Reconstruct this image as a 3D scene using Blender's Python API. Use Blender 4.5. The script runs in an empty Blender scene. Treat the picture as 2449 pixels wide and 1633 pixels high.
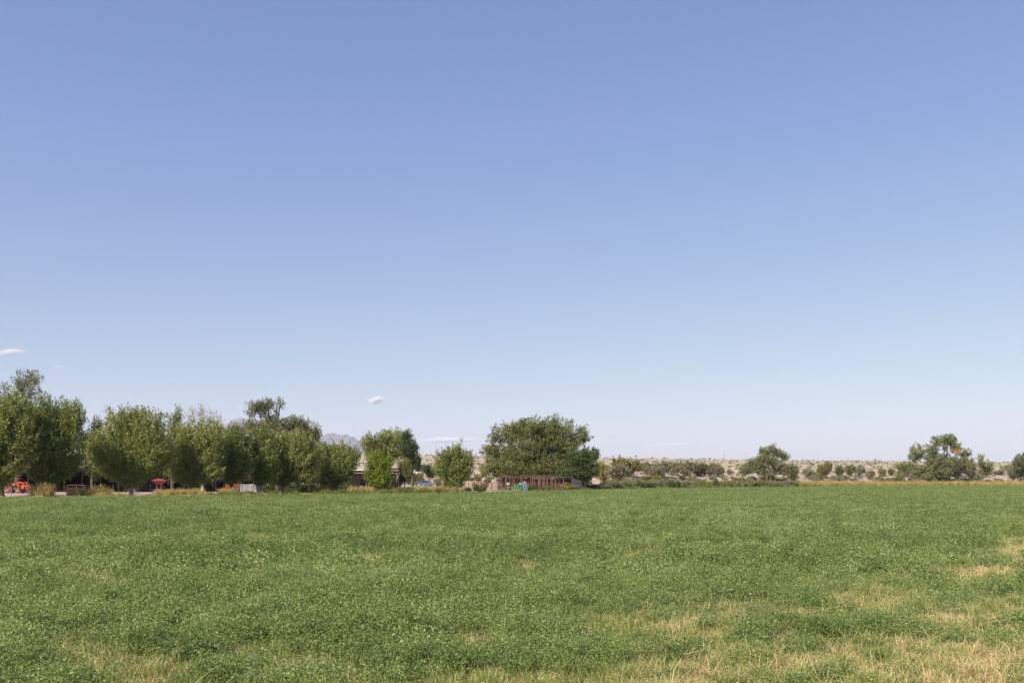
import bpy, math, random
import numpy as np
from mathutils import Vector

# ------------------------------------------------------------------ camera, light, exposure
SC = bpy.context.scene
COL = SC.collection
F = 2381.0            # focal length in pixels of the 2449 px wide picture (35 mm lens)
CH = 2.5              # camera height
HY = 1146.0           # horizon row
cam_d = bpy.data.cameras.new('camera'); cam = bpy.data.objects.new('camera', cam_d); COL.objects.link(cam)
cam_d.lens = 35.0; cam_d.sensor_width = 36.0
cam.location = (0, 0, CH); cam.rotation_euler = (math.radians(90), 0, 0)
cam_d.shift_y = (HY - 816.5) / 2449.0
cam_d.clip_start = 0.1; cam_d.clip_end = 60000
SC.camera = cam

SUN_AZ = math.radians(-136)      # compass angle of the sun seen from above, measured from +Y towards +X
SUN_EL = math.radians(43)
world = bpy.data.worlds.new('World'); SC.world = world; world.use_nodes = True
wt = world.node_tree; wt.nodes.clear()
wo = wt.nodes.new('ShaderNodeOutputWorld'); wb = wt.nodes.new('ShaderNodeBackground')
sky = wt.nodes.new('ShaderNodeTexSky'); sky.sky_type = 'NISHITA'; sky.sun_disc = False
sky.sun_elevation = SUN_EL; sky.sun_rotation = SUN_AZ
sky.altitude = 300; sky.air_density = 1.0; sky.dust_density = 1.0; sky.ozone_density = 3.0
wb.inputs['Strength'].default_value = 0.122
# the camera's colour response: one power curve and gain per channel over the whole sky
sp = wt.nodes.new('ShaderNodeSeparateColor'); cb = wt.nodes.new('ShaderNodeCombineColor'); wt.links.new(sky.outputs[0], sp.inputs[0])
for ch, pw, gain in ((0, .87, 1.02), (1, .81, 1.03), (2, .45, 2.06)):
    pn = wt.nodes.new('ShaderNodeMath'); pn.operation = 'POWER'; pn.inputs[1].default_value = pw; wt.links.new(sp.outputs[ch], pn.inputs[0])
    mn = wt.nodes.new('ShaderNodeMath'); mn.operation = 'MULTIPLY'; mn.inputs[1].default_value = gain; wt.links.new(pn.outputs[0], mn.inputs[0]); wt.links.new(mn.outputs[0], cb.inputs[ch])
wt.links.new(cb.outputs[0], wb.inputs['Color'])
wt.links.new(wb.outputs[0], wo.inputs['Surface'])
sl = bpy.data.lights.new('sun', 'SUN'); sun = bpy.data.objects.new('sun', sl); COL.objects.link(sun)
sl.energy = 5.0; sl.angle = math.radians(0.53); sl.color = (1.0, 0.93, 0.82)
sd = Vector((math.sin(SUN_AZ) * math.cos(SUN_EL), math.cos(SUN_AZ) * math.cos(SUN_EL), math.sin(SUN_EL)))
sun.rotation_euler = sd.to_track_quat('Z', 'Y').to_euler(); sun.location = (0, 0, 60)
SC.view_settings.view_transform = 'Standard'; SC.view_settings.look = 'None'
SC.view_settings.exposure = 0.45; SC.view_settings.gamma = 1.0
SC.cycles.volume_bounces = 4
HAZE = 3.8e-5

RNG = np.random.default_rng(7)
random.seed(7)

# ------------------------------------------------------------------ noise
def vnoise(x, y, seed=0):
    x = np.asarray(x, float); y = np.asarray(y, float)
    xi = np.floor(x).astype(np.int64); yi = np.floor(y).astype(np.int64)
    fx = x - xi; fy = y - yi; fx = fx * fx * (3 - 2 * fx); fy = fy * fy * (3 - 2 * fy)
    def h(a, b):
        n = (a * 374761393 + b * 668265263 + seed * 1442695041) & 0xffffffff
        n = ((n ^ (n >> 13)) * 1274126177) & 0xffffffff
        return ((n ^ (n >> 16)) & 0xffff) / 65535.0
    return (h(xi, yi) * (1 - fx) + h(xi + 1, yi) * fx) * (1 - fy) + (h(xi, yi + 1) * (1 - fx) + h(xi + 1, yi + 1) * fx) * fy
def fbm(x, y, seed=0, o=4):
    s = 0; a = .5; t = 0
    for k in range(o):
        s = s + a * vnoise(x * 2 ** k, y * 2 ** k, seed + k * 17); t += a; a *= .55
    return s / t
def sstep(x, a, b):
    t = np.clip((x - a) / (b - a), 0, 1); return t * t * (3 - 2 * t)

# ------------------------------------------------------------------ the lie of the land
E_PX = [0, 250, 510, 740, 960, 1160, 1320, 1460, 1640, 1800, 2000, 2120, 2449]
E_Y = [109, 117, 125, 137, 148, 162, 180, 212, 240, 262, 300, 322, 330]
_th = [-180, -90, -45] + [math.degrees(math.atan((p - 1224.5) / F)) for p in E_PX] + [40, 60, 90, 180]
_rr = [200, 168, 119] + [y / math.cos(math.atan((p - 1224.5) / F)) for p, y in zip(E_PX, E_Y)] + [400, 420, 400, 200]
def edge_r(theta_deg): return np.interp(theta_deg, _th, _rr)
def edge_y(px): return np.interp(px, E_PX, E_Y)
def height(X, Y):
    X = np.asarray(X, float); Y = np.asarray(Y, float)
    th = np.degrees(np.arctan2(X, Y)); R = np.hypot(X, Y); c = np.maximum(np.cos(np.radians(th)), .3)
    d = R - edge_r(th)
    thc = np.clip(th, -32, 32); px = 1224.5 + F * np.tan(np.radians(thc)); Yv = R * c
    ytop = np.interp(px, [0, 1000, 1500, 2000, 2449], [1086, 1086, 1094, 1100, 1103.5])
    top = (HY - ytop) / 52.0
    a = np.interp(Yv, [300, 370, 600, 900, 1500, 2500], [.0045, .0062, .0115, .0155, .0188, .0213])
    zz = CH + a * top * np.minimum(Yv, 2500)
    w = sstep(px, 1340, 1500)
    s = sstep(d, 60 * (1 - w) + 6 * w, 230 * (1 - w) + 70 * w)
    z = .3 + (zz - .3) * s
    z = z + s * (fbm(X / 22, Y / 22, 3) - .5) * np.clip(d / 60, 0, 1) * 2.0 * sstep(Yv, 200, 400)
    z = z + s * (fbm(X / 5, Y / 5, 5, 3) - .5) * np.clip(d / 40, 0, 1) * .9
    z = np.where(d > 0, z * sstep(d, -.5, 2.5), 0 * z)
    z = z + np.where(d > 0, (fbm(X / 3, Y / 3, 9) - .5) * .12, (fbm(X / 2.5, Y / 2.5, 11) - .5) * .1)
    return z
def hz(x, y): return float(height(x, y))
def wx(px, Y): return (px - 1224.5) / F * Y
def wz(py, Y): return CH + (HY - py) / F * Y
def P(px, py, Y): return Vector((wx(px, Y), Y, wz(py, Y)))

# ------------------------------------------------------------------ materials
def newmat(name):
    m = bpy.data.materials.new(name); m.use_nodes = True
    nt = m.node_tree; nt.nodes.clear()
    return m, nt, nt.nodes.new('ShaderNodeOutputMaterial')
def N(nt, t, **kw):
    n = nt.nodes.new(t)
    for k, v in kw.items():
        if k.startswith('i_'):
            n.inputs[int(k[2:]) if k[2:].isdigit() else k[2:].replace('_', ' ')].default_value = v
        else: setattr(n, k, v)
    return n
def rgba(c): return (c[0], c[1], c[2], 1)
def ramp(nt, fac, stops):
    r = nt.nodes.new('ShaderNodeValToRGB'); e = r.color_ramp.elements
    while len(e) < len(stops): e.new(.5)
    for k, (p, c) in enumerate(stops): e[k].position = p; e[k].color = rgba(c)
    nt.links.new(fac, r.inputs[0]); return r.outputs[0]
def leafmat(name, stops, transl=.3, inst=False, rough=.55, spec=.35):
    m, nt, out = newmat(name); L = nt.links.new
    a = N(nt, 'ShaderNodeAttribute', attribute_name='tint')
    f = a.outputs['Fac']
    if inst:
        b = N(nt, 'ShaderNodeAttribute', attribute_name='itint', attribute_type='INSTANCER')
        mm = N(nt, 'ShaderNodeMath', operation='MULTIPLY_ADD', i_1=.5); L(f, mm.inputs[0]); 
        m2 = N(nt, 'ShaderNodeMath', operation='MULTIPLY', i_1=.5); L(b.outputs['Fac'], m2.inputs[0]); L(m2.outputs[0], mm.inputs[2]); f = mm.outputs[0]
    c = ramp(nt, f, stops)
    p = N(nt, 'ShaderNodeBsdfPrincipled'); p.inputs['Roughness'].default_value = rough; p.inputs['Specular IOR Level'].default_value = spec
    t = N(nt, 'ShaderNodeBsdfTranslucent'); mx = N(nt, 'ShaderNodeMixShader', i_0=transl)
    hs = N(nt, 'ShaderNodeHueSaturation', i_Saturation=1.15, i_Value=1.25); L(c, hs.inputs['Color'])
    L(c, p.inputs['Base Color']); L(hs.outputs[0], t.inputs[0]); L(p.outputs[0], mx.inputs[1]); L(t.outputs[0], mx.inputs[2]); L(mx.outputs[0], out.inputs[0])
    return m
def solid(name, c, rough=.7, var=.25, scale=1.5, metal=0, bump=0, c2=None):
    m, nt, out = newmat(name); L = nt.links.new
    g = N(nt, 'ShaderNodeNewGeometry'); n = N(nt, 'ShaderNodeTexNoise', i_Scale=scale, i_Detail=5.0); L(g.outputs['Position'], n.inputs['Vector'])
    lo = tuple(x * (1 - var) for x in c); hi = tuple(min(1, x * (1 + var)) for x in (c2 or c))
    col = ramp(nt, n.outputs['Fac'], [(.3, lo), (.7, hi)])
    p = N(nt, 'ShaderNodeBsdfPrincipled'); p.inputs['Roughness'].default_value = rough; p.inputs['Metallic'].default_value = metal
    L(col, p.inputs['Base Color']); L(p.outputs[0], out.inputs[0])
    if bump:
        b = N(nt, 'ShaderNodeBump', i_Strength=bump, i_Distance=.05); L(n.outputs['Fac'], b.inputs['Height']); L(b.outputs[0], p.inputs['Normal'])
    return m
M = {}
M['cotton'] = leafmat('cottonwood_leaf', [(0, (.085, .11, .02)), (.42, (.19, .22, .055)), (.75, (.35, .36, .115)), (1, (.6, .57, .26))], .42, rough=.42, spec=.55)
M['cotton2'] = leafmat('cottonwood_leaf_yellowing', [(0, (.07, .11, .014)), (.45, (.16, .22, .024)), (.8, (.3, .32, .035)), (1, (.46, .42, .06))])
M['elm'] = leafmat('elm_leaf', [(0, (.08, .095, .03)), (.5, (.18, .19, .06)), (.85, (.29, .29, .1)), (1, (.38, .35, .15))])
M['elmgrey'] = leafmat('dusty_elm_leaf', [(0, (.11, .11, .055)), (.5, (.2, .2, .1)), (.85, (.28, .27, .14)), (1, (.36, .33, .18))])
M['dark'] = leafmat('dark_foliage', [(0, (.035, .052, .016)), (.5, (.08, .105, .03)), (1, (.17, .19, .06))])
M['conifer'] = leafmat('conifer_foliage', [(0, (.05, .07, .03)), (.5, (.1, .125, .05)), (1, (.17, .19, .08))])
M['pale'] = leafmat('bare_twig_foliage', [(0, (.2, .17, .11)), (.5, (.3, .25, .17)), (1, (.38, .33, .22))])
M['oldcotton'] = leafmat('old_cottonwood_leaf', [(0, (.11, .12, .055)), (.5, (.235, .245, .105)), (.85, (.35, .35, .16)), (1, (.43, .4, .19))])
M['gold'] = leafmat('golden_leaf', [(0, (.4, .2, .03)), (1, (.6, .35, .05))])
M['sage'] = leafmat('sage_leaf', [(0, (.15, .15, .07)), (.5, (.26, .26, .13)), (1, (.38, .36, .2))])
M['greybush'] = leafmat('grey_twiggy_leaf', [(0, (.15, .14, .08)), (.5, (.25, .23, .14)), (1, (.36, .33, .22))])
M['olive'] = leafmat('olive_bush_leaf', [(0, (.11, .115, .04)), (.5, (.2, .2, .07)), (1, (.33, .29, .1))])
M['rust'] = leafmat('rusty_bush_leaf', [(0, (.11, .1, .035)), (.5, (.2, .17, .055)), (1, (.3, .24, .08))])
M['yellow'] = leafmat('yellow_bush_leaf', [(0, (.14, .15, .04)), (.5, (.24, .23, .06)), (1, (.42, .33, .07))])
M['green'] = leafmat('green_bush_leaf', [(0, (.05, .08, .022)), (.5, (.1, .14, .035)), (1, (.19, .2, .06))])
M['bark'] = solid('grey_bark', (.13, .105, .085), .9, .35, 6, bump=.6)
M['palebark'] = solid('pale_bark', (.36, .31, .26), .9, .35, 5, bump=.6)
M['alf'] = leafmat('alfalfa_leaf', [(0, (.022, .045, .01)), (.3, (.085, .13, .032)), (.65, (.22, .275, .082)), (1, (.62, .66, .28))], .36, True)  # darkest stop lowered so leaf colour carries the shaded gaps between plants
M['straw'] = leafmat('dry_grass_blade', [(0, (.26, .24, .08)), (.4, (.46, .4, .17)), (.75, (.62, .5, .25)), (1, (.68, .48, .28))], .25, True)
M['gblade'] = leafmat('green_grass_blade', [(0, (.11, .15, .03)), (.5, (.24, .28, .07)), (1, (.45, .44, .15))], .3, True)
M['redblade'] = leafmat('reddish_weed_blade', [(0, (.28, .14, .06)), (.5, (.42, .22, .12)), (1, (.5, .34, .18))], .2, True)
M['goldgrass'] = leafmat('golden_tall_grass_blade', [(0, (.22, .2, .06)), (.45, (.42, .34, .12)), (.8, (.56, .43, .17)), (1, (.58, .38, .17))], .25, True)
M['weed'] = leafmat('ditch_weed_leaf', [(0, (.1, .11, .03)), (.5, (.2, .2, .06)), (1, (.38, .33, .1))], .25, True)
M['scrub'] = leafmat('desert_scrub_leaf', [(0, (.19, .175, .1)), (.5, (.28, .25, .155)), (1, (.38, .33, .21))], .2, True)

def groundmat(name, kind):
    m, nt, out = newmat(name); L = nt.links.new
    g = N(nt, 'ShaderNodeNewGeometry')
    def noise(s, d=6, rough=.6, vec=None):
        n = N(nt, 'ShaderNodeTexNoise', i_Scale=s, i_Detail=float(d), i_Roughness=rough); L(vec or g.outputs['Position'], n.inputs['Vector']); return n.outputs['Fac']
    def mix(f, a, b):
        x = N(nt, 'ShaderNodeMix', data_type='RGBA'); L(f, x.inputs[0]); L(a, x.inputs[6]); L(b, x.inputs[7]); return x.outputs[2]
    if kind == 'field':
        soil = ramp(nt, noise(3.5), [(.3, (.06, .07, .03)), (.7, (.12, .12, .06))])
        drys = ramp(nt, noise(9), [(.3, (.2, .15, .08)), (.7, (.36, .28, .15))])
        a = N(nt, 'ShaderNodeAttribute', attribute_name='dry')
        col = mix(a.outputs['Fac'], soil, drys); sc = 12; st = .8
    elif kind == 'yard':
        yard = ramp(nt, noise(.8), [(.3, (.33, .245, .2)), (.7, (.46, .35, .29))])
        weeds = ramp(nt, noise(2.2), [(.3, (.16, .15, .06)), (.7, (.33, .26, .13))])
        a = N(nt, 'ShaderNodeAttribute', attribute_name='weedy')
        col = mix(a.outputs['Fac'], yard, weeds); sc = 8; st = .5
    else:
        clay = ramp(nt, noise(.35, 8, .7), [(.3, (.33, .25, .175)), (.5, (.45, .34, .25)), (.7, (.54, .42, .32))])
        gras = ramp(nt, noise(.12, 8, .7), [(.3, (.25, .225, .125)), (.7, (.4, .34, .215))])
        f = ramp(nt, noise(.012, 8, .62), [(.36, (0, 0, 0)), (.56, (1, 1, 1))])
        far = N(nt, 'ShaderNodeSeparateXYZ'); L(g.outputs['Position'], far.inputs[0])
        fr = N(nt, 'ShaderNodeMapRange', i_1=350.0, i_2=800.0, i_3=.15, i_4=.8); L(far.outputs['Y'], fr.inputs[0])
        f2 = N(nt, 'ShaderNodeMath', operation='MULTIPLY'); L(f, f2.inputs[0]); L(fr.outputs[0], f2.inputs[1])
        col = mix(f2.outputs[0], clay, gras); sc = 1.2; st = .9
    p = N(nt, 'ShaderNodeBsdfPrincipled'); p.inputs['Roughness'].default_value = .95; p.inputs['Specular IOR Level'].default_value = .15
    L(col, p.inputs['Base Color']); L(p.outputs[0], out.inputs[0])
    b = N(nt, 'ShaderNodeBump', i_Strength=st, i_Distance=.15); L(noise(sc, 8, .7), b.inputs['Height']); L(b.outputs[0], p.inputs['Normal'])
    return m

# ------------------------------------------------------------------ object helpers
def tag(o, label=None, cat=None, group=None, kind=None):
    if label: o['label'] = label
    if cat: o['category'] = cat
    if group: o['group'] = group
    if kind: o['kind'] = kind
    return o
def meshobj(name, verts, faces, mat, parent=None, smooth=False, attr=None, link=True, domain='FACE'):
    me = bpy.data.meshes.new(name)
    verts = np.asarray(verts, np.float32).reshape(-1, 3)
    if isinstance(faces, np.ndarray):
        k = faces.shape[1]; n = len(faces)
        me.vertices.add(len(verts)); me.vertices.foreach_set('co', verts.ravel())
        me.loops.add(n * k); me.loops.foreach_set('vertex_index', faces.astype(np.int32).ravel())
        me.polygons.add(n); me.polygons.foreach_set('loop_start', np.arange(0, n * k, k, dtype=np.int32))
        try: me.polygons.foreach_set('loop_total', np.full(n, k, np.int32))
        except Exception: pass
        me.update(calc_edges=True); me.validate()
    else:
        me.from_pydata([tuple(v) for v in verts.tolist()], [], faces)
    if attr:
        for an, av in attr.items():
            a = me.attributes.new(an, 'FLOAT', domain); a.data.foreach_set('value', np.asarray(av, np.float32))
    if smooth: me.polygons.foreach_set('use_smooth', np.ones(len(me.polygons), bool))
    if mat: me.materials.append(mat)
    o = bpy.data.objects.new(name, me)
    if link: COL.objects.link(o)
    if parent: o.parent = parent
    return o
def empty(name, loc, label, cat, group=None, rz=0):
    o = bpy.data.objects.new(name, None); COL.objects.link(o); o.location = loc; o.rotation_euler = (0, 0, rz); o.empty_display_size = .3
    return tag(o, label, cat, group)
class MB:
    def __init__(s): s.v = []; s.f = []
    def box(s, c, d, rz=0, ry=0, rx=0):
        from mathutils import Euler
        R = Euler((rx, ry, rz)).to_matrix(); b = len(s.v); c = Vector(c)
        for z in (-.5, .5):
            for x, y in ((-.5, -.5), (.5, -.5), (.5, .5), (-.5, .5)):
                s.v.append(tuple(c + R @ Vector((x * d[0], y * d[1], z * d[2]))))
        for q in ((3, 2, 1, 0), (4, 5, 6, 7), (0, 1, 5, 4), (1, 2, 6, 5), (2, 3, 7, 6), (3, 0, 4, 7)): s.f.append([b + i for i in q])
        return s
    def tube(s, pts, rads, n=6, cap=True):
        pts = [Vector(p) for p in pts]
        if not hasattr(rads, '__len__'): rads = [rads] * len(pts)
        b = len(s.v)
        for i, p in enumerate(pts):
            t = (pts[min(i + 1, len(pts) - 1)] - pts[max(i - 1, 0)])
            t = t.normalized() if t.length > 1e-6 else Vector((0, 0, 1))
            u = t.cross(Vector((0, 1, 0)) if abs(t.y) < .9 else Vector((1, 0, 0))).normalized(); w = t.cross(u)
            for k in range(n):
                a = 2 * math.pi * k / n
                s.v.append(tuple(p + (u * math.cos(a) + w * math.sin(a)) * rads[i]))
        for i in range(len(pts) - 1):
            for k in range(n):
                a, c = b + i * n + k, b + i * n + (k + 1) % n
                s.f.append([a, c, c + n, a + n])
        if cap:
            s.f.append([b + k for k in range(n)]); s.f.append([b + (len(pts) - 1) * n + k for k in range(n)][::-1])
        return s
    def prism(s, poly, y0, y1):    # polygon in x,z extruded along y
        b = len(s.v); n = len(poly)
        for y in (y0, y1):
            for x, z in poly: s.v.append((x, y, z))
        s.f.append([b + i for i in range(n)]); s.f.append([b + n + i for i in range(n)][::-1])
        for i in range(n): s.f.append([b + i, b + n + i, b + n + (i + 1) % n, b + (i + 1) % n])
        return s
    def build(s, name, mat, parent=None, smooth=False, kind=None):
        o = meshobj(name, s.v, s.f, mat, parent, smooth)
        if kind: o['kind'] = kind
        return o

# ------------------------------------------------------------------ foliage
def leaves(rng, C, L, W, tint, flat=0.0):
    """rhombus leaves at centres C (n,3)"""
    n = len(C)
    a = rng.normal(size=(n, 3)); a[:, 2] *= (1 - flat * .5); a /= np.linalg.norm(a, axis=1)[:, None]
    b = rng.normal(size=(n, 3)); b -= (b * a).sum(1)[:, None] * a; b /= np.linalg.norm(b, axis=1)[:, None]
    s = rng.uniform(.65, 1.35, n)[:, None]
    V = np.stack([C - a * L * s / 2, C - b * W * s / 2, C + a * L * s / 2, C + b * W * s / 2], 1).reshape(-1, 3)
    Fc = np.arange(4 * n).reshape(n, 4)
    return V, Fc, tint
def tips_in(rng, lobes, n, shell=.6):
    w = np.array([(l[3] * l[4] * l[5]) ** .75 * (l[6] if len(l) > 6 else 1) for l in lobes]); w /= w.sum()
    k = rng.choice(len(lobes), n, p=w); Lb = np.array([l[:6] for l in lobes])[k]
    u = rng.normal(size=(n, 3)); u /= np.linalg.norm(u, axis=1)[:, None]
    r = np.where(rng.random(n) < shell, rng.uniform(.74, 1.0, n), rng.random(n) ** .45 * .85)
    bump = 1 + .22 * (vnoise(u[:, 0] * 3 + k * 9.1, u[:, 2] * 3 + u[:, 1] * 2, 31) - .5) * 2
    return Lb[:, :3] + u * Lb[:, 3:6] * (r * bump)[:, None], u, k
def foliage(rng, lobes, n_tips, per, leaf, spray, width, up=.8, out=.6, shell=.6, tint_off=0.0, zmin=None, src=None, plume=.12):
    T, u, k = tips_in(rng, lobes, n_tips, shell)
    if zmin is not None:
        T[:, 2] = np.maximum(T[:, 2], zmin + rng.random(len(T)) * .5)
    K = max(6, n_tips // 15)      # shoots gather into plumes with gaps between them
    j = rng.integers(0, K, n_tips); pl = rng.random(n_tips) < .52
    if src is not None:
        q = T[:K] - np.array(src); fd = q / (np.linalg.norm(q, axis=1)[:, None] + .01)
    else: fd = u[:K] * .6 + np.array([0, 0, .5])
    R_ = plume; Tp = T[:K][j] - fd[j] * (rng.random(n_tips) * R_ * 2.6)[:, None] + rng.normal(size=T.shape) * R_ * .62
    T = np.where(pl[:, None], Tp, T * 1.0)
    if zmin is not None: T[:, 2] = np.maximum(T[:, 2], zmin + rng.random(len(T)) * .5)
    if src is not None:
        q = T - np.array(src); u = q / (np.linalg.norm(q, axis=1)[:, None] + .01)
    ax = u * out + np.array([0, 0, up]) + rng.normal(size=T.shape) * .22; ax /= np.linalg.norm(ax, axis=1)[:, None]
    ln = spray * rng.uniform(.5, 1.4, n_tips)
    s = rng.random((n_tips, per)); 
    C = T[:, None, :] + ax[:, None, :] * ((s - (.6 if src is None else .85)) * ln[:, None])[..., None] + rng.normal(size=(n_tips, per, 3)) * (width * (1.15 - .8 * s))[..., None]
    tt = rng.beta(2, 2.4, n_tips)[:, None] * .55 + rng.random((n_tips, per)) * .5 + tint_off
    V, Fc, t = leaves(rng, C.reshape(-1, 3), leaf, leaf * .75, np.clip(tt.ravel(), 0, 1))
    return V, Fc, t, T
def bez(a, b, c, n): return [a * (1 - t) ** 2 + b * 2 * t * (1 - t) + c * t * t for t in [i / n for i in range(n + 1)]]
def wood(rng, base, fork_h, rad, lobes, T, n_sub=60, lean=(0, 0), stems=1, subr=.05):
    mb = MB(); tops = []
    for s_ in range(stems):
        off = Vector((0, 0, 0)) if stems == 1 else Vector((math.cos(s_ * 2.4) * rad * 1.6, math.sin(s_ * 2.4) * rad * 1.6, 0))
        ftop = base + Vector((lean[0] + off.x * 2.5, lean[1] + off.y * 2.5, fork_h))
        mid = base + off + Vector((lean[0] * .2 + rng.normal() * rad * .5, 0, fork_h * .5))
        pts = bez(base + off - Vector((0, 0, .15)), mid, ftop, 6)
        r = rad * (1 if stems == 1 else .75)
        mb.tube(pts, [r * (1.45 - .4 * min(1, i * .6)) if i < 2 else r * (1 - .06 * i) for i in range(7)], 8); tops.append((ftop, r * .6))
    limbs = []
    for i, l in enumerate(lobes):
        f, r = tops[i % len(tops)]; c = Vector(l[:3]) + Vector((0, 0, l[5] * .35))
        m = f.lerp(c, .45) + Vector(((c.x - f.x) * .15, (c.y - f.y) * .1, (c.z - f.z) * .1))
        pts = bez(f - Vector((0, 0, .3)), m, c, 7)
        mb.tube(pts, [max(.03, r * (1 - .115 * k)) for k in range(8)], 6); limbs.append(pts)
    allp = [p for q in limbs for p in q[1:]] + [t[0] for t in tops]
    A = np.array([tuple(p) for p in allp])
    idx = rng.choice(len(T), min(n_sub, len(T)), replace=False)
    for j in idx:
        t = T[j]; d = np.linalg.norm(A - t, axis=1) + np.maximum(0, A[:, 2] - t[2]) * 2
        a = Vector(A[np.argmin(d)]); c = Vector(t)
        m = a.lerp(c, .5) + Vector((0, 0, -.12 * (c - a).length)) + Vector(rng.normal(size=3) * .08 * (c - a).length)
        mb.tube(bez(a, m, c, 3), [subr, subr * .75, subr * .5, subr * .25], 4, False)
    return mb
def tree(name, label, cat, Y, trunk_px, lobes_px, mat='cotton', n_tips=600, per=26, leaf=.19, spray=1.1, width=.22, up=.8, out=.6, shell=.6,
         rad=.22, fork=.3, n_sub=60, bark='bark', group=None, depth=.9, seed=1, stems=1, tint_off=0, zmin=.9, extra=None, lean=0, subr=.05, fan=False, plume=.6):
    rng = np.random.default_rng(seed)
    X = wx(trunk_px, Y); z0 = hz(X, Y); m = Y / F
    lobes = []
    for i, l in enumerate(lobes_px):
        dy = l[4] if len(l) > 4 else rng.uniform(-.35, .35) * l[2] * m
        lobes.append((wx(l[0], Y) - X, dy, wz(l[1], Y) - z0, l[2] * m, max(l[2], l[3] * .7) * m * depth, l[3] * m))
    root = empty(name, (X, Y, z0), label, cat, group)
    V, Fc, t, T = foliage(rng, lobes, n_tips, per, leaf, spray, width, up, out, shell, tint_off, zmin, (lean, 0, 2.0) if fan else None, plume)
    topz = max(l[2] + l[5] for l in lobes); lowz = min(l[2] - l[5] for l in lobes)
    fh = max(.8, fork * topz)
    meshobj('crown', V, Fc, M[mat], root, attr={'tint': t})
    wood(rng, Vector((0, 0, 0)), fh, rad, lobes, T, n_sub, (lean, 0), stems, subr).build('trunk', M[bark], root, True)
    if extra: extra(root, X, Y, z0, m, rng)
    return root

# ------------------------------------------------------------------ ground sheets (polar grid that follows the field edge)
def dryness(X, Y):
    """how much of the stand has died back to straw, 0..1"""
    X = np.asarray(X, float); Y = np.maximum(np.asarray(Y, float), 3)
    px = 1224.5 + X / Y * F; py = HY + CH / Y * F
    d = np.zeros_like(px)
    for cx, cy, rx, ry, a in DRYSPOTS:
        if cx > 1300: rx *= 1.35; ry *= 1.3; a = min(1, a * 1.1)
        d = np.maximum(d, a * np.exp(-(((px - cx) / rx) ** 2 + ((py - cy) / ry) ** 2)))
    lim = np.interp(px, [-600, 0, 600, 1100, 1500, 1900, 2449, 3000], [1700, 1690, 1680, 1650, 1600, 1570, 1530, 1500])
    d = np.maximum(d, sstep(py, lim - 60, lim + 60) * .95)
    d = d * 1.15 + (fbm(X / 1.3, Y / 1.3, 41) - .5) * 1.3 * np.clip(d * 3, 0, 1)
    n = sstep(fbm(X / 3.5, Y / 4.5, 43), .6, .74) * .5 * sstep(py, 1185, 1300)
    return np.clip(np.maximum(d, n), 0, 1)
DRYSPOTS = [(190, 1415, 110, 50, .75), (190, 1590, 140, 45, 1.0), (0, 1560, 70, 40, .6), (260, 1640, 220, 35, .9), (700, 1625, 160, 32, .7), (520, 1500, 60, 18, .55),
            (1290, 1385, 110, 22, .6), (1150, 1560, 90, 30, .55), (1420, 1510, 80, 28, .5), (1560, 1530, 120, 42, .95), (1700, 1500, 110, 35, .7),
            (1830, 1490, 120, 28, .8), (2100, 1450, 130, 40, .85), (2180, 1500, 160, 40, .6), (2330, 1400, 60, 40, .6), (2420, 1330, 60, 50, .6), (2400, 1480, 120, 50, .7),
            (1500, 1330, 120, 20, .3), (1480, 1420, 120, 30, .3), (700, 1200, 50, 5, .45), (1190, 1215, 60, 6, .3), (900, 1350, 120, 20, .3), (2440, 1240, 60, 30, .4)]
ths = sorted(set([-180 + 6 * i for i in range(61) if abs(-180 + 6 * i) > 36] + [round(-36 + .3 * i, 3) for i in range(241)]))
TH = np.array(ths, float)
def sheet(name, ts, ds, mat, attr=None, tagk='structure', label=None):
    RR = edge_r(TH)
    if ts is not None: R = RR[None, :] * np.array(ts)[:, None]
    else: R = RR[None, :] + np.array(ds)[:, None]
    X = R * np.sin(np.radians(TH))[None, :]; Y = R * np.cos(np.radians(TH))[None, :]
    Z = height(X, Y)
    if ts is not None: Z[-1] = height(X[-1], Y[-1]) * 0 + .0
    elif ds[0] == 0: Z[0] = 0
    V = np.stack([X, Y, Z], -1).reshape(-1, 3); n, k = X.shape
    i, j = np.meshgrid(np.arange(n - 1), np.arange(k - 1), indexing='ij'); a = (i * k + j).ravel()
    Fc = np.stack([a, a + 1, a + k + 1, a + k], 1)[:, ::-1]
    at = attr(X.ravel(), Y.ravel()) if attr else None
    o = meshobj(name, V, np.ascontiguousarray(Fc), mat, smooth=True, attr=at, domain='POINT')
    # make normals face up
    return tag(o, label=label, kind=tagk)
t_in = [.003] + [round(.003 * 1.055 ** i, 5) for i in range(1, 200) if .003 * 1.055 ** i < 1] + [1.0]
sheet('field_ground', t_in, None, groundmat('field_soil', 'field'), lambda X, Y: {'dry': dryness(X, Y)}, label='flat alfalfa field reaching from the foreground to the tree line')
def weedy(X, Y):
    th = np.degrees(np.arctan2(X, Y)); d = np.hypot(X, Y) - edge_r(th); px = 1224.5 + F * np.tan(np.radians(np.clip(th, -40, 40)))
    w = 1 - sstep(d, 5, 9) * .95
    w = np.maximum(w, sstep(px, 600, 900) * (1 - sstep(px, 1100, 1160)) * .8); w = np.maximum(w, sstep(d, 60, 110) * .6)
    return {'weedy': np.clip(w + (fbm(X / 6, Y / 6, 71) - .5) * .5, 0, 1)}
d_y = [0, 1, 2.5, 4, 6, 8] + [10 + 3 * i for i in range(30)]
sheet('farmyard_ground', None, d_y, groundmat('farmyard_dirt', 'yard'), weedy, label='pale dirt strip and farmyard beyond the field edge')
d_f = [97 + 4 * i for i in range(40)]
while d_f[-1] < 4000: d_f.append(d_f[-1] * 1.025)
while d_f[-1] < 16000: d_f.append(d_f[-1] * 1.2)
sheet('desert_slope', None, d_f, groundmat('desert_earth', 'desert'), label='pinkish tan desert slope rising to a flat skyline')

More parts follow.
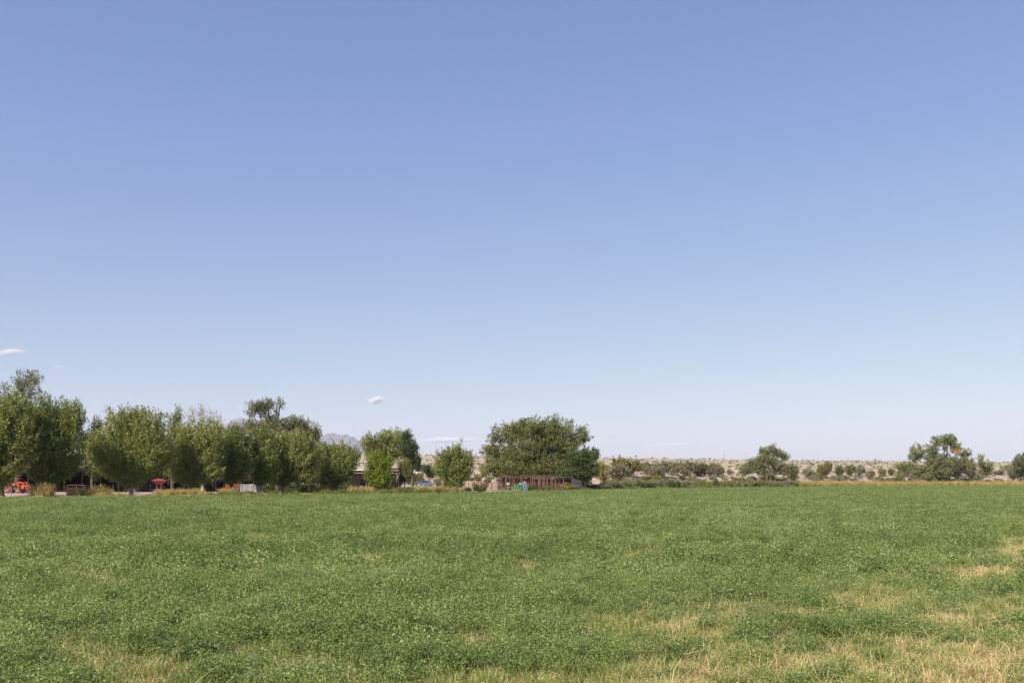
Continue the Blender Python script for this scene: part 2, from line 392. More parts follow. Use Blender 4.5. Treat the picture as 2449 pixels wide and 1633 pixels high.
# ------------------------------------------------------------------ mountains
def mountain(name, label, prof, Y0, depth, seed):
    xs = [p[0] for p in prof]; n = 140; m = 26
    px = np.linspace(xs[0], xs[-1], n); py = np.interp(px, xs, [p[1] for p in prof])
    py = py - (fbm(px / 6, px * 0, seed, 5) - .5) * 8 * np.clip((HY - 40 - py) / 30, 0, 1)
    v = np.linspace(-1, 1, m)
    Hh = (HY - py) / F * Y0
    PX, VV = np.meshgrid(px, v, indexing='ij'); HH = Hh[:, None] * np.clip(1 - np.abs(VV), 0, 1) ** .8
    Yc = Y0 + VV * depth; X = (PX - 1224.5) / F * Y0
    Z = HH + (np.abs(fbm(X / 420, Yc / 420, seed + 3, 5) - .5)) * -420 * (1 - np.clip(1 - np.abs(VV), 0, 1) ** 3) * (HH / (HH.max() + 1))
    V = np.stack([X, Yc, Z], -1).reshape(-1, 3)
    i, j = np.meshgrid(np.arange(n - 1), np.arange(m - 1), indexing='ij'); a = (i * m + j).ravel()
    Fc = np.stack([a, a + m, a + m + 1, a + 1], 1)
    o = meshobj(name, V, np.ascontiguousarray(Fc), M['rock'], smooth=False); tag(o, label=label, kind='structure')
M['rock'] = solid('mountain_rock', (.17, .14, .13), .95, .3, .004)
mountain('mountain', 'pale violet pointed peak showing between the trees', [(430, 1120), (500, 1050), (535, 1018), (560, 1001), (579, 993), (597, 1000), (625, 1022), (680, 1080), (720, 1130)], 14000, 2600, 5)
mountain('mountain', 'broad hazy violet ridge behind the row of cottonwoods', [(690, 1110), (730, 1060), (768, 1036), (800, 1032), (822, 1034), (845, 1042), (862, 1053), (885, 1075), (930, 1110), (960, 1125)], 14000, 2600, 9)

# ------------------------------------------------------------------ scattered growth: point clouds carrying instances
def scatter(name, protos, X, Y, var, rot, scl, tint, label, cat=None, z=None):
    me = bpy.data.meshes.new(name); n = len(X)
    Z = height(X, Y) if z is None else z
    me.vertices.add(n); me.vertices.foreach_set('co', np.stack([X, Y, Z], 1).astype(np.float32).ravel())
    a = me.attributes.new('variant', 'INT', 'POINT'); a.data.foreach_set('value', var.astype(np.int32))
    a = me.attributes.new('rotv', 'FLOAT_VECTOR', 'POINT'); a.data.foreach_set('vector', rot.astype(np.float32).ravel())
    a = me.attributes.new('sclv', 'FLOAT_VECTOR', 'POINT'); a.data.foreach_set('vector', scl.astype(np.float32).ravel())
    a = me.attributes.new('itint', 'FLOAT', 'POINT'); a.data.foreach_set('value', tint.astype(np.float32))
    o = bpy.data.objects.new(name, me); COL.objects.link(o); tag(o, label, cat, kind='stuff')
    pc = bpy.data.collections.new(name + '_sources')
    for i, p in enumerate(protos): 
        p.name = '%s_source_%02d' % (name, i); pc.objects.link(p)
    g = bpy.data.node_groups.new(name, 'GeometryNodeTree')
    g.interface.new_socket('Geometry', in_out='INPUT', socket_type='NodeSocketGeometry'); g.interface.new_socket('Geometry', in_out='OUTPUT', socket_type='NodeSocketGeometry')
    I = g.nodes.new('NodeGroupInput'); O = g.nodes.new('NodeGroupOutput'); mp = g.nodes.new('GeometryNodeMeshToPoints'); ip = g.nodes.new('GeometryNodeInstanceOnPoints')
    ci = g.nodes.new('GeometryNodeCollectionInfo'); ci.inputs[0].default_value = pc; ci.inputs['Separate Children'].default_value = True; ci.inputs['Reset Children'].default_value = True
    def na(nm, ty):
        q = g.nodes.new('GeometryNodeInputNamedAttribute'); q.data_type = ty; q.inputs[0].default_value = nm; return q.outputs[0]
    L = g.links.new
    L(I.outputs[0], mp.inputs[0]); L(mp.outputs[0], ip.inputs['Points']); L(ci.outputs[0], ip.inputs['Instance']); ip.inputs['Pick Instance'].default_value = True
    L(na('variant', 'INT'), ip.inputs['Instance Index']); L(na('rotv', 'FLOAT_VECTOR'), ip.inputs['Rotation']); L(na('sclv', 'FLOAT_VECTOR'), ip.inputs['Scale'])
    L(ip.outputs[0], O.inputs[0])
    md = o.modifiers.new('scatter', 'NODES'); md.node_group = g
    return o
def blades(rng, n, r, h, w, mat, lean=.5, seed_heads=0, droop=.3, spread=None):
    """tuft of tapering bent blades, each 2 segments"""
    a = rng.random(n) * 6.283; rr = np.sqrt(rng.random(n)) * r
    b = np.stack([np.cos(a) * rr, np.sin(a) * rr, np.zeros(n)], 1)
    ln = h * rng.uniform(.45, 1.1, n); th = rng.random(n) * 6.283; le = lean * rng.random(n)
    d = np.stack([np.cos(th) * le, np.sin(th) * le, np.ones(n)], 1); d /= np.linalg.norm(d, axis=1)[:, None]
    m = b + d * (ln * .55)[:, None]; dd = np.stack([np.cos(th), np.sin(th), -.6 * np.ones(n)], 1) * (droop * ln * rng.random(n))[:, None]
    t = m + d * (ln * .45)[:, None] + dd
    s = rng.normal(size=(n, 3)); s[:, 2] *= .2; s /= np.linalg.norm(s, axis=1)[:, None]; s *= w / 2
    V = np.stack([b - s, b + s, m + s * .9, m - s * .9, t + s * .25, t - s * .25], 1).reshape(-1, 3)
    k = np.arange(n) * 6
    Fc = np.concatenate([np.stack([k, k + 1, k + 2, k + 3], 1), np.stack([k + 3, k + 2, k + 4, k + 5], 1)])
    ti = rng.random(n); T = np.concatenate([ti, ti])
    if seed_heads:
        q = rng.choice(n, seed_heads, replace=False); C = []
        for j in q:
            for u in np.linspace(.0, 1, 7): C.append(t[j] + dd[j] * u * .5 + (t[j] - m[j]) * .28 * u)
        v2, f2, _ = leaves(rng, np.array(C), w * 2.2, w * 1.2, None)
        Fc = np.concatenate([Fc, f2 + len(V)]); V = np.concatenate([V, v2]); T = np.concatenate([T, np.full(len(f2), .8)])
    return meshobj('tuft', V, Fc, mat, attr={'tint': T}, link=False)
def alfalfa(rng, stems, r, h, leaf, per, top=False):
    C = []; T = []
    for s in range(stems):
        a = rng.random() * 6.283; q = math.sqrt(rng.random()) * r; le = rng.random() * .55; th = a + rng.normal() * .8
        base = np.array([math.cos(a) * q * .5, math.sin(a) * q * .5, 0]); dr = np.array([math.cos(th) * le, math.sin(th) * le, 1]); hh = h * rng.uniform(.6, 1.1); tt = rng.random()
        for k in range(per):
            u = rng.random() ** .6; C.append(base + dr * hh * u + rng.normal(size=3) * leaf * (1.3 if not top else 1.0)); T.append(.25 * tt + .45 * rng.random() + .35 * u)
    V, Fc, t = leaves(rng, np.array(C), leaf, leaf * .5, np.clip(T, 0, 1), flat=.2)
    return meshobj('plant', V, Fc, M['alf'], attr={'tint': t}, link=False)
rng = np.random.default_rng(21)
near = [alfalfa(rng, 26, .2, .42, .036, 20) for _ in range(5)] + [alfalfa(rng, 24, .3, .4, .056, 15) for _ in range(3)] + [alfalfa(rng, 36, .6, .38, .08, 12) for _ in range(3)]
near += [blades(rng, 90, .18, .22, .009, M['straw'], 1.3, 0, .5) for _ in range(2)] + [blades(rng, 60, .14, .30, .011, M['gblade'], .7) for _ in range(2)]
near += [blades(rng, 12, .14, .5, .008, M['straw'], .5, 9, .55) for _ in range(2)] + [blades(rng, 60, .15, .16, .014, M['redblade'], 1.2) for _ in range(1)]
near += [blades(rng, 90, .35, .27, .017, M['straw'], 1.1, 0, .5), blades(rng, 10, .2, .75, .016, M['gblade'], .3, 6, .2)]
def zone(r0, r1, dens, ang=33):
    a = math.radians(ang); n = int(dens * a * (r1 ** 2 - r0 ** 2))
    r = np.sqrt(rng.random(n) * (r1 ** 2 - r0 ** 2) + r0 ** 2); t = (rng.random(n) * 2 - 1) * a
    ok = r < edge_r(np.degrees(t)) - .3
    return (r * np.sin(t))[ok], (r * np.cos(t))[ok]
PX_, PY_, VR, SC_, TI = [], [], [], [], []
def put(X, Y, lo, hi, s, sz=None, ti=None):
    n = len(X); PX_.append(X); PY_.append(Y); VR.append(rng.integers(lo, hi, n)); sz = s if sz is None else sz
    SC_.append(np.stack([s, s, sz], 1)); TI.append(np.clip(rng.random(n) * .5 + .5 * fbm(X / 5, Y / 5, 51) if ti is None else ti, 0, 1))
def hollow(X, Y): return (.42 + .66 * vnoise(X / .33, Y / .33, 67)) * (.62 + .38 * sstep(fbm(X / .9, Y / .9, 61), .3, .5)) * rng.uniform(.75, 1.3, len(X)) * 1.08
for r0, r1, dens, lo, hi in ((6.5, 24, 30, 0, 5), (24, 62, 10, 5, 8), (62, 130, 3.4, 8, 11), (130, 380, 1.3, 8, 11)):
    X, Y = zone(r0, r1, dens); d = dryness(X, Y)
    ok = rng.random(len(X)) > d * (.55 + .75 * vnoise(X / .35, Y / .35, 77)); X, Y, d = X[ok], Y[ok], d[ok]
    s = rng.uniform(.8, 1.25, len(X)) * (1 if r0 < 130 else 1.25); hh = hollow(X, Y) if r0 < 60 else .75 + .35 * fbm(X / 6, Y / 6, 61)
    put(X, Y, lo, hi, s * (1 - .25 * d), s * hh * (1 - .35 * d) / (1 if r0 < 130 else 1.25), -.1 + .5 * fbm(X / 4, Y / 4, 51) + .45 * fbm(X / .9, Y / .9, 55) + .35 * rng.random(len(X)))
for r0, r1, dens, lo, hi, k, off in ((6.5, 26, 34, 11, 13, 1.0, .12), (6.5, 26, 15, 13, 15, .9, .2), (26, 70, 10, 18, 19, 1.0, .12), (70, 240, 1.2, 18, 19, 1.0, .2), (7, 30, 1.6, 15, 17, .9, .1), (30, 60, .8, 15, 17, .8, .12)):
    X, Y = zone(r0, r1, dens); d = dryness(X, Y)
    ok = (rng.random(len(X)) < np.clip((d - off) * 1.8, 0.006, 1) * k + .012 * (r0 < 60)) & ((lo != 13) | (X / Y < .12) | (rng.random(len(X)) < .45)); X, Y = X[ok], Y[ok]
    put(X, Y, lo, hi, rng.uniform(.7, 1.3, len(X)))
X, Y = zone(6.5, 20, 36); pxx = 1224.5 + X / Y * F; ok = (fbm(X / .9, Y / .9, 81) > .5) & (pxx > 1600) & (Y < 13.6); put(X[ok], Y[ok], 17, 18, rng.uniform(.7, 1.2, ok.sum()))
X, Y = zone(7, 40, .25); put(X, Y, 19, 20, rng.uniform(.5, .8, len(X)))
X = np.concatenate(PX_); Y = np.concatenate(PY_); n = len(X)
rot = np.stack([rng.normal(size=n) * .12, rng.normal(size=n) * .12, rng.random(n) * 6.283], 1)
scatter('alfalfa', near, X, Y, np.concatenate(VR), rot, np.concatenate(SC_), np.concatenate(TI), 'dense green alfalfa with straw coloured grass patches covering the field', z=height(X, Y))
print('alfalfa instances', n)

# ---- tall grass and weeds along the field edge
ed = [blades(rng, 80, .45, 1.15, .035, M['goldgrass'], .35, 20, .25) for _ in range(3)]
def bushlet(mat, r, h, n, leaf):
    V, Fc, t, T = foliage(rng, [(0, 0, h * .45, r, r, h * .55)], n, 10, leaf, .35, .09, .9, .6, .7, 0, .03)
    return meshobj('weed', V, Fc, mat, attr={'tint': t}, link=False)
ed += [bushlet(M['weed'], .6, .8, 60, .09) for _ in range(3)] + [blades(rng, 60, .5, .45, .04, M['straw'], .7) for _ in range(2)] + [bushlet(M['sage'], .8, .8, 70, .1), bushlet(M['olive'], .8, .75, 70, .1)]
EX, EY, EV, ES, ET = [], [], [], [], []
def strip(px0, px1, d0, d1, dens, lo, hi, s0, s1, sz=1.0):
    n = int(dens * (px1 - px0) * (d1 - d0) * .1) + 1
    px = rng.uniform(px0, px1, n); d = rng.uniform(d0, d1, n); Y = edge_y(px) + d * 1.0; X = wx(px, Y)
    s = rng.uniform(s0, s1, n) * (.75 + .5 * fbm(X / 1.2, Y / 1.2, 91)); EX.append(X); EY.append(Y); EV.append(rng.integers(lo, hi, n)); ES.append(np.stack([s, s, s * sz], 1)); ET.append(rng.random(n) * .6 + .4 * fbm(X / 4, Y / 4, 93))
strip(-200, 900, .3, 9, .35, 6, 8, .6, 1.0)
strip(82, 118, 5, 8, 2.2, 0, 3, 1.0, 1.5, 1.15)
strip(165, 262, 5, 8, 1.3, 0, 3, .75, 1.15)
strip(200, 300, 3, 6, .8, 0, 3, .4, .7)
strip(225, 245, 5.5, 6.5, 3, 0, 3, 1.1, 1.5)
strip(375, 485, 4, 8, 1.3, 0, 3, .7, 1.0)
strip(520, 560, 4, 7, 1.6, 0, 3, .7, 1.0)
strip(490, 720, 2, 6, .5, 3, 6, .5, .9)
strip(-100, 900, 1, 4, .25, 3, 6, .3, .6)
strip(740, 1120, 2, 8, .45, 3, 6, .6, 1.2)
strip(830, 890, 3, 7, 1.0, 0, 3, .8, 1.1); strip(975, 1090, 4, 8, .9, 0, 3, .7, 1.1)
strip(1160, 1240, .5, 5, .8, 6, 8, .6, 1.0); strip(1160, 1240, .5, 4, .5, 0, 3, .3, .5)
strip(1260, 1420, 1, 5, .5, 3, 6, .4, .8)
strip(1430, 1920, .5, 10, .45, 3, 6, .5, 1.0); strip(1430, 1925, .8, 12, .55, 8, 10, .6, 1.25); strip(1450, 2449, 10, 45, .05, 8, 10, .8, 1.8)
strip(1500, 1900, 6, 22, .2, 0, 3, .5, .9)
strip(1900, 2700, 1, 9, 1.3, 0, 3, .9, 1.5, 1.1); strip(1900, 2700, 3, 18, .25, 3, 6, .9, 1.6)
strip(2700, 3200, 1, 9, .8, 0, 3, .9, 1.5)
X = np.concatenate(EX); Y = np.concatenate(EY); n = len(X)
scatter('edge_grass', ed, X, Y, np.concatenate(EV), np.stack([rng.normal(size=n) * .1, rng.normal(size=n) * .1, rng.random(n) * 6.283], 1), np.concatenate(ES), np.concatenate(ET), 'golden dry grass and low weeds growing along the far field edge')
# ---- desert scrub
sb = []
for mt in ('scrub', 'scrub', 'scrub'):
    V, Fc, t, T = foliage(rng, [(0, 0, .45, .75, .75, .5)], 42, 8, .2, .4, .12, .8, .7, .7, 0, .03); sb.append(meshobj('scrub', V, Fc, M[mt], attr={'tint': t}, link=False))
n = 6500; th = np.radians(rng.uniform(-32, 34, n)); R = edge_r(np.degrees(th)) + 25 + 2700 * rng.random(n) ** 1.9; X = R * np.sin(th); Y = R * np.cos(th)
d = R - edge_r(np.degrees(th)); pxx = 1224.5 + F * np.tan(th)
ok = ((pxx > 1430) | (d > 110)) & (fbm(X / 40, Y / 40, 101) + rng.random(n) * .35 > .52); X, Y, R = X[ok], Y[ok], R[ok]; n = len(X)
s = rng.uniform(.35, 1.0, n) * np.interp(R, [250, 700, 2500], [1.0, 1.5, 3.2]) * (1 + .9 * (rng.random(n) > .93))
scatter('desert_scrub', sb, X, Y, rng.integers(0, 3, n), np.stack([0 * X, 0 * X, rng.random(n) * 6.28], 1), np.stack([s, s, s * .85], 1), rng.random(n) * .8 + .1 * 0, 'small olive desert scrub dotted over the tan slope')

# ------------------------------------------------------------------ trees
ROW = 'young cottonwoods in a row along the field edge'
tree('cottonwood_tree', 'leftmost leafy green cottonwood, cut off by the left picture edge, beside the orange tractor', 'tree', 117, 3,
     [(-20, 1010, 62, 80), (35, 985, 45, 62), (50, 1050, 50, 70), (-30, 1090, 60, 60), (20, 1120, 42, 40), (-70, 1030, 55, 80)], n_tips=2185, per=26, rad=.32, fork=.24, seed=11, group=ROW, fan=True, zmin=1.7, up=.25, out=1.0, spray=1.7, width=.2, tint_off=.03)
tree('cottonwood_tree', 'tall dark green cottonwood with forked trunk, second from the left, beside golden grass', 'tree', 122, 122,
     [(105, 985, 42, 46), (150, 1000, 36, 52), (182, 990, 24, 42), (130, 1055, 60, 55), (178, 1062, 32, 42), (105, 1100, 42, 40), (150, 1108, 42, 32), (85, 1035, 35, 50), (88, 1132, 24, 16), (125, 1130, 26, 18)], n_tips=2530, per=26, rad=.33, fork=.2, seed=12, group=ROW, fan=True, zmin=1.7, up=.25, out=1.0, spray=1.7, width=.2, bark='bark', tint_off=-.06)
tree('cottonwood_tree', 'widest yellow-green cottonwood of the row with fan shaped crown and single pale trunk', 'tree', 129, 313,
     [(275, 1010, 36, 44), (310, 1010, 36, 46), (345, 1005, 30, 42), (375, 1008, 24, 40), (250, 1065, 46, 46), (310, 1070, 60, 50), (370, 1070, 50, 52), (228, 1095, 22, 28), (262, 1118, 30, 24), (300, 1125, 34, 28), (345, 1118, 40, 30), (390, 1090, 24, 44), (330, 1140, 26, 18), (270, 1140, 14, 12)], n_tips=2645, per=28, rad=.26, fork=.2, seed=13, group=ROW, fan=True, zmin=1.7, up=.25, out=1.0, spray=1.7, width=.2, bark='palebark', tint_off=.08)
tree('cottonwood_tree', 'small-topped green cottonwood standing behind the widest cottonwood with one high leafy tip', 'tree', 143, 412,
     [(427, 988, 11, 22), (408, 1004, 14, 20), (420, 1040, 36, 36), (405, 1085, 34, 36)], n_tips=575, per=26, rad=.25, fork=.3, seed=14, group=ROW, fan=True, zmin=1.7, up=.25, out=1.0, spray=1.7, width=.2)
tree('cottonwood_tree', 'dark tree behind the gap between the second and the widest cottonwood', 'tree', 140, 220,
     [(222, 1030, 22, 36), (235, 1012, 15, 20), (210, 1065, 30, 40), (240, 1080, 30, 40)], mat='dark', n_tips=482, per=26, rad=.22, fork=.3, seed=15, group=ROW, fan=True, zmin=1.7, up=.25, out=1.0, spray=1.7, width=.2, bark='bark')
tree('cottonwood_tree', 'yellow-green cottonwood with mottled white leaning trunk and foliage hanging low on its left', 'tree', 134, 470,
     [(455, 1030, 34, 32), (495, 1028, 34, 32), (528, 1035, 26, 32), (450, 1080, 40, 40), (500, 1085, 46, 45), (440, 1125, 30, 28), (470, 1130, 40, 28), (425, 1145, 18, 10), (515, 1125, 28, 25)], n_tips=1724, per=27, rad=.25, fork=.18, seed=16, group=ROW, fan=True, zmin=1.7, up=.25, out=1.0, spray=1.7, width=.2, bark='palebark', tint_off=.08, lean=-.5)
tree('cottonwood_tree', 'narrow dark cottonwood in front of the red machine, trunk half hiding it', 'tree', 138, 553,
     [(558, 1030, 26, 28), (545, 1070, 30, 38), (575, 1075, 34, 42), (550, 1115, 34, 30), (590, 1110, 30, 30)], n_tips=1207, per=27, rad=.25, fork=.22, seed=17, group=ROW, fan=True, zmin=1.7, up=.25, out=1.0, spray=1.7, width=.2, tint_off=-.07)
tree('cottonwood_tree', 'dark cottonwood with forked trunk just right of the grey container', 'tree', 141, 619,
     [(600, 1045, 24, 30), (630, 1050, 26, 32), (615, 1090, 34, 36), (645, 1090, 32, 38), (605, 1125, 26, 26), (650, 1125, 28, 24)], n_tips=1150, per=27, rad=.27, fork=.25, seed=18, group=ROW, fan=True, zmin=1.7, up=.25, out=1.0, spray=1.7, width=.2, tint_off=-.05, bark='palebark')
tree('cottonwood_tree', 'bushy cottonwood with bright yellow-green top below the grey elm', 'tree', 144, 678,
     [(655, 1050, 26, 28), (690, 1048, 30, 30), (725, 1052, 28, 30), (670, 1090, 36, 36), (715, 1095, 42, 40), (745, 1085, 26, 36), (680, 1130, 36, 28), (735, 1130, 34, 30), (655, 1155, 20, 18)], n_tips=1724, per=27, rad=.24, fork=.2, seed=19, group=ROW, fan=True, zmin=1.7, up=.25, out=1.0, spray=1.7, width=.2, tint_off=.05)
tree('cottonwood_tree', 'cottonwood in front of the broad violet ridge with two small twig tips on top', 'tree', 150, 802,
     [(775, 1080, 28, 26), (815, 1078, 28, 26), (845, 1085, 20, 26), (780, 1115, 36, 32), (825, 1110, 34, 32), (770, 1145, 28, 22), (815, 1140, 30, 20), (840, 1075, 8, 15)], n_tips=1322, per=27, rad=.26, fork=.16, seed=20, group=ROW, fan=True, zmin=1.7, up=.25, out=1.0, spray=1.7, width=.2, bark='palebark', tint_off=.02)
tree('cottonwood_tree', 'small yellow-green cottonwood leafy to the ground in front of the brown farmhouse', 'tree', 158, 906,
     [(895, 1095, 22, 24), (930, 1098, 14, 22), (905, 1120, 36, 28), (915, 1145, 32, 28), (885, 1140, 20, 20), (910, 1165, 18, 14)], mat='cotton2', n_tips=919, per=26, rad=.15, fork=.2, seed=21, group=ROW, fan=True, up=.25, out=1.0, spray=1.7, width=.2, zmin=.2)
tree('cottonwood_tree', 'rounded free-standing cottonwood between the white house and the big elm', 'tree', 170, 1090,
     [(1085, 1085, 24, 26), (1055, 1092, 18, 22), (1118, 1092, 16, 22), (1060, 1120, 32, 26), (1105, 1118, 36, 28), (1082, 1105, 40, 30), (1085, 1148, 30, 20), (1100, 1075, 12, 16)], n_tips=1494, per=26, leaf=.2, rad=.2, fork=.15, seed=22, zmin=.3, fan=True, up=.25, out=1.0, spray=1.7, width=.22)
# rear trees of the farmyard
tree('elm_tree', 'sparse pale tree rising above the leftmost cottonwoods', 'tree', 165, 40,
     [(58, 905, 30, 20), (85, 905, 20, 24), (45, 925, 24, 16), (5, 925, 22, 18), (75, 935, 28, 16), (0, 950, 30, 20), (50, 980, 40, 30)], mat='elmgrey', n_tips=420, per=20, leaf=.2, rad=.35, fork=.55, seed=31, n_sub=180, bark='bark', spray=.9)
tree('dead_tree', 'bare pale tree with fine twigs above the cottonwood row', 'tree', 170, 485,
     [(460, 992, 16, 26), (480, 988, 14, 26), (505, 995, 18, 24), (525, 1005, 12, 20), (485, 1030, 40, 30)], mat='pale', n_tips=420, per=14, leaf=.12, rad=.25, fork=.45, seed=32, n_sub=380, bark='palebark', spray=2.2, width=.08, up=1.5, subr=.035)
tree('elm_tree', 'tall grey-green elm with three open plumes sticking out of its rounded crown', 'tree', 175, 650,
     [(612, 968, 22, 16), (600, 985, 12, 10), (640, 965, 14, 12), (632, 985, 14, 16), (662, 978, 8, 24), (672, 963, 8, 14), (650, 1000, 16, 12), (612, 1022, 34, 22), (660, 1022, 40, 24), (705, 1018, 38, 24), (740, 1032, 28, 22), (755, 1040, 16, 14), (680, 1050, 60, 30)], mat='elmgrey', n_tips=2000, per=24, leaf=.2, plume=.4, rad=.4, fork=.45, seed=33, n_sub=220, bark='bark', spray=1.2)
tree('cottonwood_tree', 'broad mature cottonwood behind the farmhouse with a domed green crown', 'tree', 205, 925,
     [(885, 1055, 24, 22), (925, 1048, 30, 22), (955, 1045, 20, 20), (900, 1078, 34, 22), (940, 1075, 28, 22), (970, 1070, 18, 20)], mat='cotton', n_tips=1035, per=25, leaf=.24, rad=.4, fork=.4, seed=34, spray=1.3, tint_off=.02, width=.32)
tree('pine_tree', 'dark blue-green pine at the right end of the farmyard trees', 'tree', 200, 985,
     [(972, 1048, 13, 20), (978, 1075, 24, 26), (986, 1100, 22, 20), (978, 1112, 22, 14), (1000, 1112, 12, 10)], mat='conifer', n_tips=620, per=26, leaf=.2, rad=.3, fork=.4, seed=35, spray=.9, tint_off=-.1)
tree('small_tree', 'small olive tree left of the white house', 'tree', 190, 968,
     [(965, 1110, 16, 14), (972, 1128, 18, 16), (960, 1142, 16, 12)], mat='olive', n_tips=300, per=24, leaf=.2, rad=.12, fork=.3, seed=36)
tree('small_tree', 'dark leafy tree beside the white house and left of the rounded cottonwood', 'tree', 230, 1026,
     [(1020, 1118, 14, 12), (1030, 1128, 12, 12)], mat='dark', n_tips=200, per=22, leaf=.22, rad=.12, fork=.3, seed=37)
# dark trees inside the yard, seen below the crowns
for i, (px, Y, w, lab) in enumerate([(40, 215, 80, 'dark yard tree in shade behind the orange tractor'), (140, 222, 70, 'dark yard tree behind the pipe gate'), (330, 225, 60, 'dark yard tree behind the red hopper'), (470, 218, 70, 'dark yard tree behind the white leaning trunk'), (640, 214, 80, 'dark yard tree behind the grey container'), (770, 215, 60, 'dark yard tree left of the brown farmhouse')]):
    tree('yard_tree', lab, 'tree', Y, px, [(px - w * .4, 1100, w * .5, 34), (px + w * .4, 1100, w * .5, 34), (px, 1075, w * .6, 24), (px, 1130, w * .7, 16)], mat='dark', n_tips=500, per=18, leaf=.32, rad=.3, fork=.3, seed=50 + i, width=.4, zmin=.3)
# the big elm and its darker neighbour
tree('elm_tree', 'huge rounded olive-green elm, broadest tree of the scene, behind the rust red corral', 'tree', 212, 1265,
     [(1200, 1035, 34, 26), (1180, 1055, 22, 30), (1235, 1030, 40, 30), (1280, 1022, 40, 28), (1322, 1010, 28, 20), (1345, 1025, 34, 28), (1380, 1045, 26, 28), (1398, 1038, 18, 20), (1170, 1078, 22, 16), (1200, 1090, 44, 32),
      (1185, 1120, 36, 22), (1250, 1075, 60, 40), (1320, 1070, 60, 40), (1240, 1115, 60, 28), (1300, 1110, 60, 30), (1360, 1085, 44, 32), (1310, 1000, 10, 12), (1215, 1130, 48, 15), (1285, 1128, 60, 15), (1345, 1120, 44, 20), (1352, 1056, 30, 28), (1298, 1045, 44, 30)], mat='elm', n_tips=4800, per=27, leaf=.23, rad=.55, fork=.3, seed=40, up=.5, out=.9, spray=1.1, width=.28, n_sub=260, shell=.62)
tree('dark_tree', 'dark green dense tree leaning against the right side of the huge elm', 'tree', 205, 1400,
     [(1405, 1090, 24, 22), (1380, 1100, 34, 28), (1410, 1115, 24, 26), (1395, 1140, 28, 22), (1420, 1085, 14, 14), (1360, 1130, 30, 22)], mat='dark', n_tips=1000, per=27, leaf=.24, rad=.3, fork=.25, seed=41, spray=1.0, width=.3, zmin=.2, tint_off=.1)
# right-hand trees
tree('old_cottonwood', 'lopsided green tree on the bank with a branch opening sky on its right', 'tree', 300, 1840,
     [(1832, 1078, 16, 14), (1845, 1072, 12, 10), (1862, 1082, 14, 10), (1878, 1090, 12, 9), (1830, 1098, 22, 16), (1810, 1105, 20, 14), (1790, 1120, 22, 14), (1780, 1126, 14, 9), (1850, 1105, 16, 14), (1870, 1116, 16, 14), (1890, 1122, 16, 14), (1905, 1118, 10, 14), (1895, 1138, 14, 10), (1835, 1128, 26, 13)], mat='oldcotton', n_tips=1500, per=22, leaf=.27, rad=.45, fork=.25, seed=42, spray=1.0, width=.32, up=.4, out=.7, stems=3, zmin=.3, n_sub=90, tint_off=-.06)
def goldp(root, X, Y, z0, m, rng):
    lob = [(wx(2266, Y) - X, -6.5, wz(1077, Y) - z0, 9 * m, 7 * m, 7 * m), (wx(2272, Y) - X, -6.5, wz(1083, Y) - z0, 5 * m, 4 * m, 5 * m)]
    V, Fc, t, T = foliage(rng, lob, 26, 14, .3, .7, .3, .3, .5)
    o = meshobj('golden_foliage', V, Fc, M['gold'], root, attr={'tint': t}); o['label'] = 'patch of orange gold autumn leaves in the upper crown'
tree('old_cottonwood', 'large spreading old cottonwood with a patch of orange leaves and two dark trunks', 'tree', 352, 2278,
     [(2262, 1094, 16, 12), (2256, 1070, 10, 10), (2240, 1053, 20, 15), (2270, 1049, 22, 13), (2285, 1064, 14, 14), (2228, 1070, 18, 15), (2195, 1073, 18, 14), (2188, 1090, 18, 14), (2215, 1088, 22, 16), (2235, 1100, 24, 18), (2310, 1080, 16, 12), (2308, 1100, 24, 19), (2320, 1117, 16, 20), (2272, 1112, 24, 18), (2255, 1125, 30, 18),
      (2345, 1092, 12, 7), (2350, 1108, 17, 11), (2366, 1118, 11, 14), (2355, 1130, 14, 14), (2160, 1112, 18, 11), (2178, 1125, 26, 16), (2155, 1138, 16, 12), (2225, 1125, 28, 18), (2250, 1140, 26, 12), (2300, 1135, 20, 14), (2338, 1143, 9, 9), (2200, 1140, 26, 10), (2325, 1138, 14, 12)], mat='oldcotton', n_tips=3200, per=24, leaf=.3, rad=.6, fork=.3, seed=43, spray=.9, width=.34, up=.3, out=.6, stems=2, zmin=.3, n_sub=120, extra=goldp, subr=.05)
tree('elm_tree', 'olive-green tree cut off by the right picture edge', 'tree', 340, 2455,
     [(2440, 1095, 18, 14), (2432, 1112, 20, 16), (2455, 1105, 24, 22), (2435, 1130, 22, 14), (2470, 1085, 20, 16)], mat='elmgrey', n_tips=600, per=24, leaf=.3, rad=.4, fork=.3, seed=44, spray=1.1, width=.3, zmin=.3, tint_off=-.1)

# ------------------------------------------------------------------ shrubs: a few moulds, each copied with its parts
def shrub_mould(mat, seed, twiggy=0, up=.9, feather=False):
    rng = np.random.default_rng(seed); r = rng.uniform
    lob = [(0, 0, .5, .8, .8, .5)] + [(r(-.5, .5), r(-.4, .4), r(.45, .75), r(.3, .5), r(.3, .5), r(.25, .4)) for _ in range(4)]
    V, Fc, t, T = foliage(rng, lob, 300 if not feather else 360, 13, .1 if not feather else .085, .34, .06, up, .7, .62, 0, .03)
    root = bpy.data.objects.new('shrub', None)
    cr = meshobj('foliage', V, Fc, M[mat], root, attr={'tint': t}, link=False)
    mb = MB()
    for j in rng.choice(len(T), 26 + 50 * twiggy, replace=False):
        c = Vector(T[j]); mb.tube(bez(Vector((rng.normal() * .05, rng.normal() * .05, -.05)), c * .5 + Vector((0, 0, .1)), c, 3), [.03, .02, .014, .006], 4, False)
    st = meshobj('stem', mb.v, mb.f, M['bark' if not twiggy else 'palebark'], root, link=False)
    return (root, cr, st)
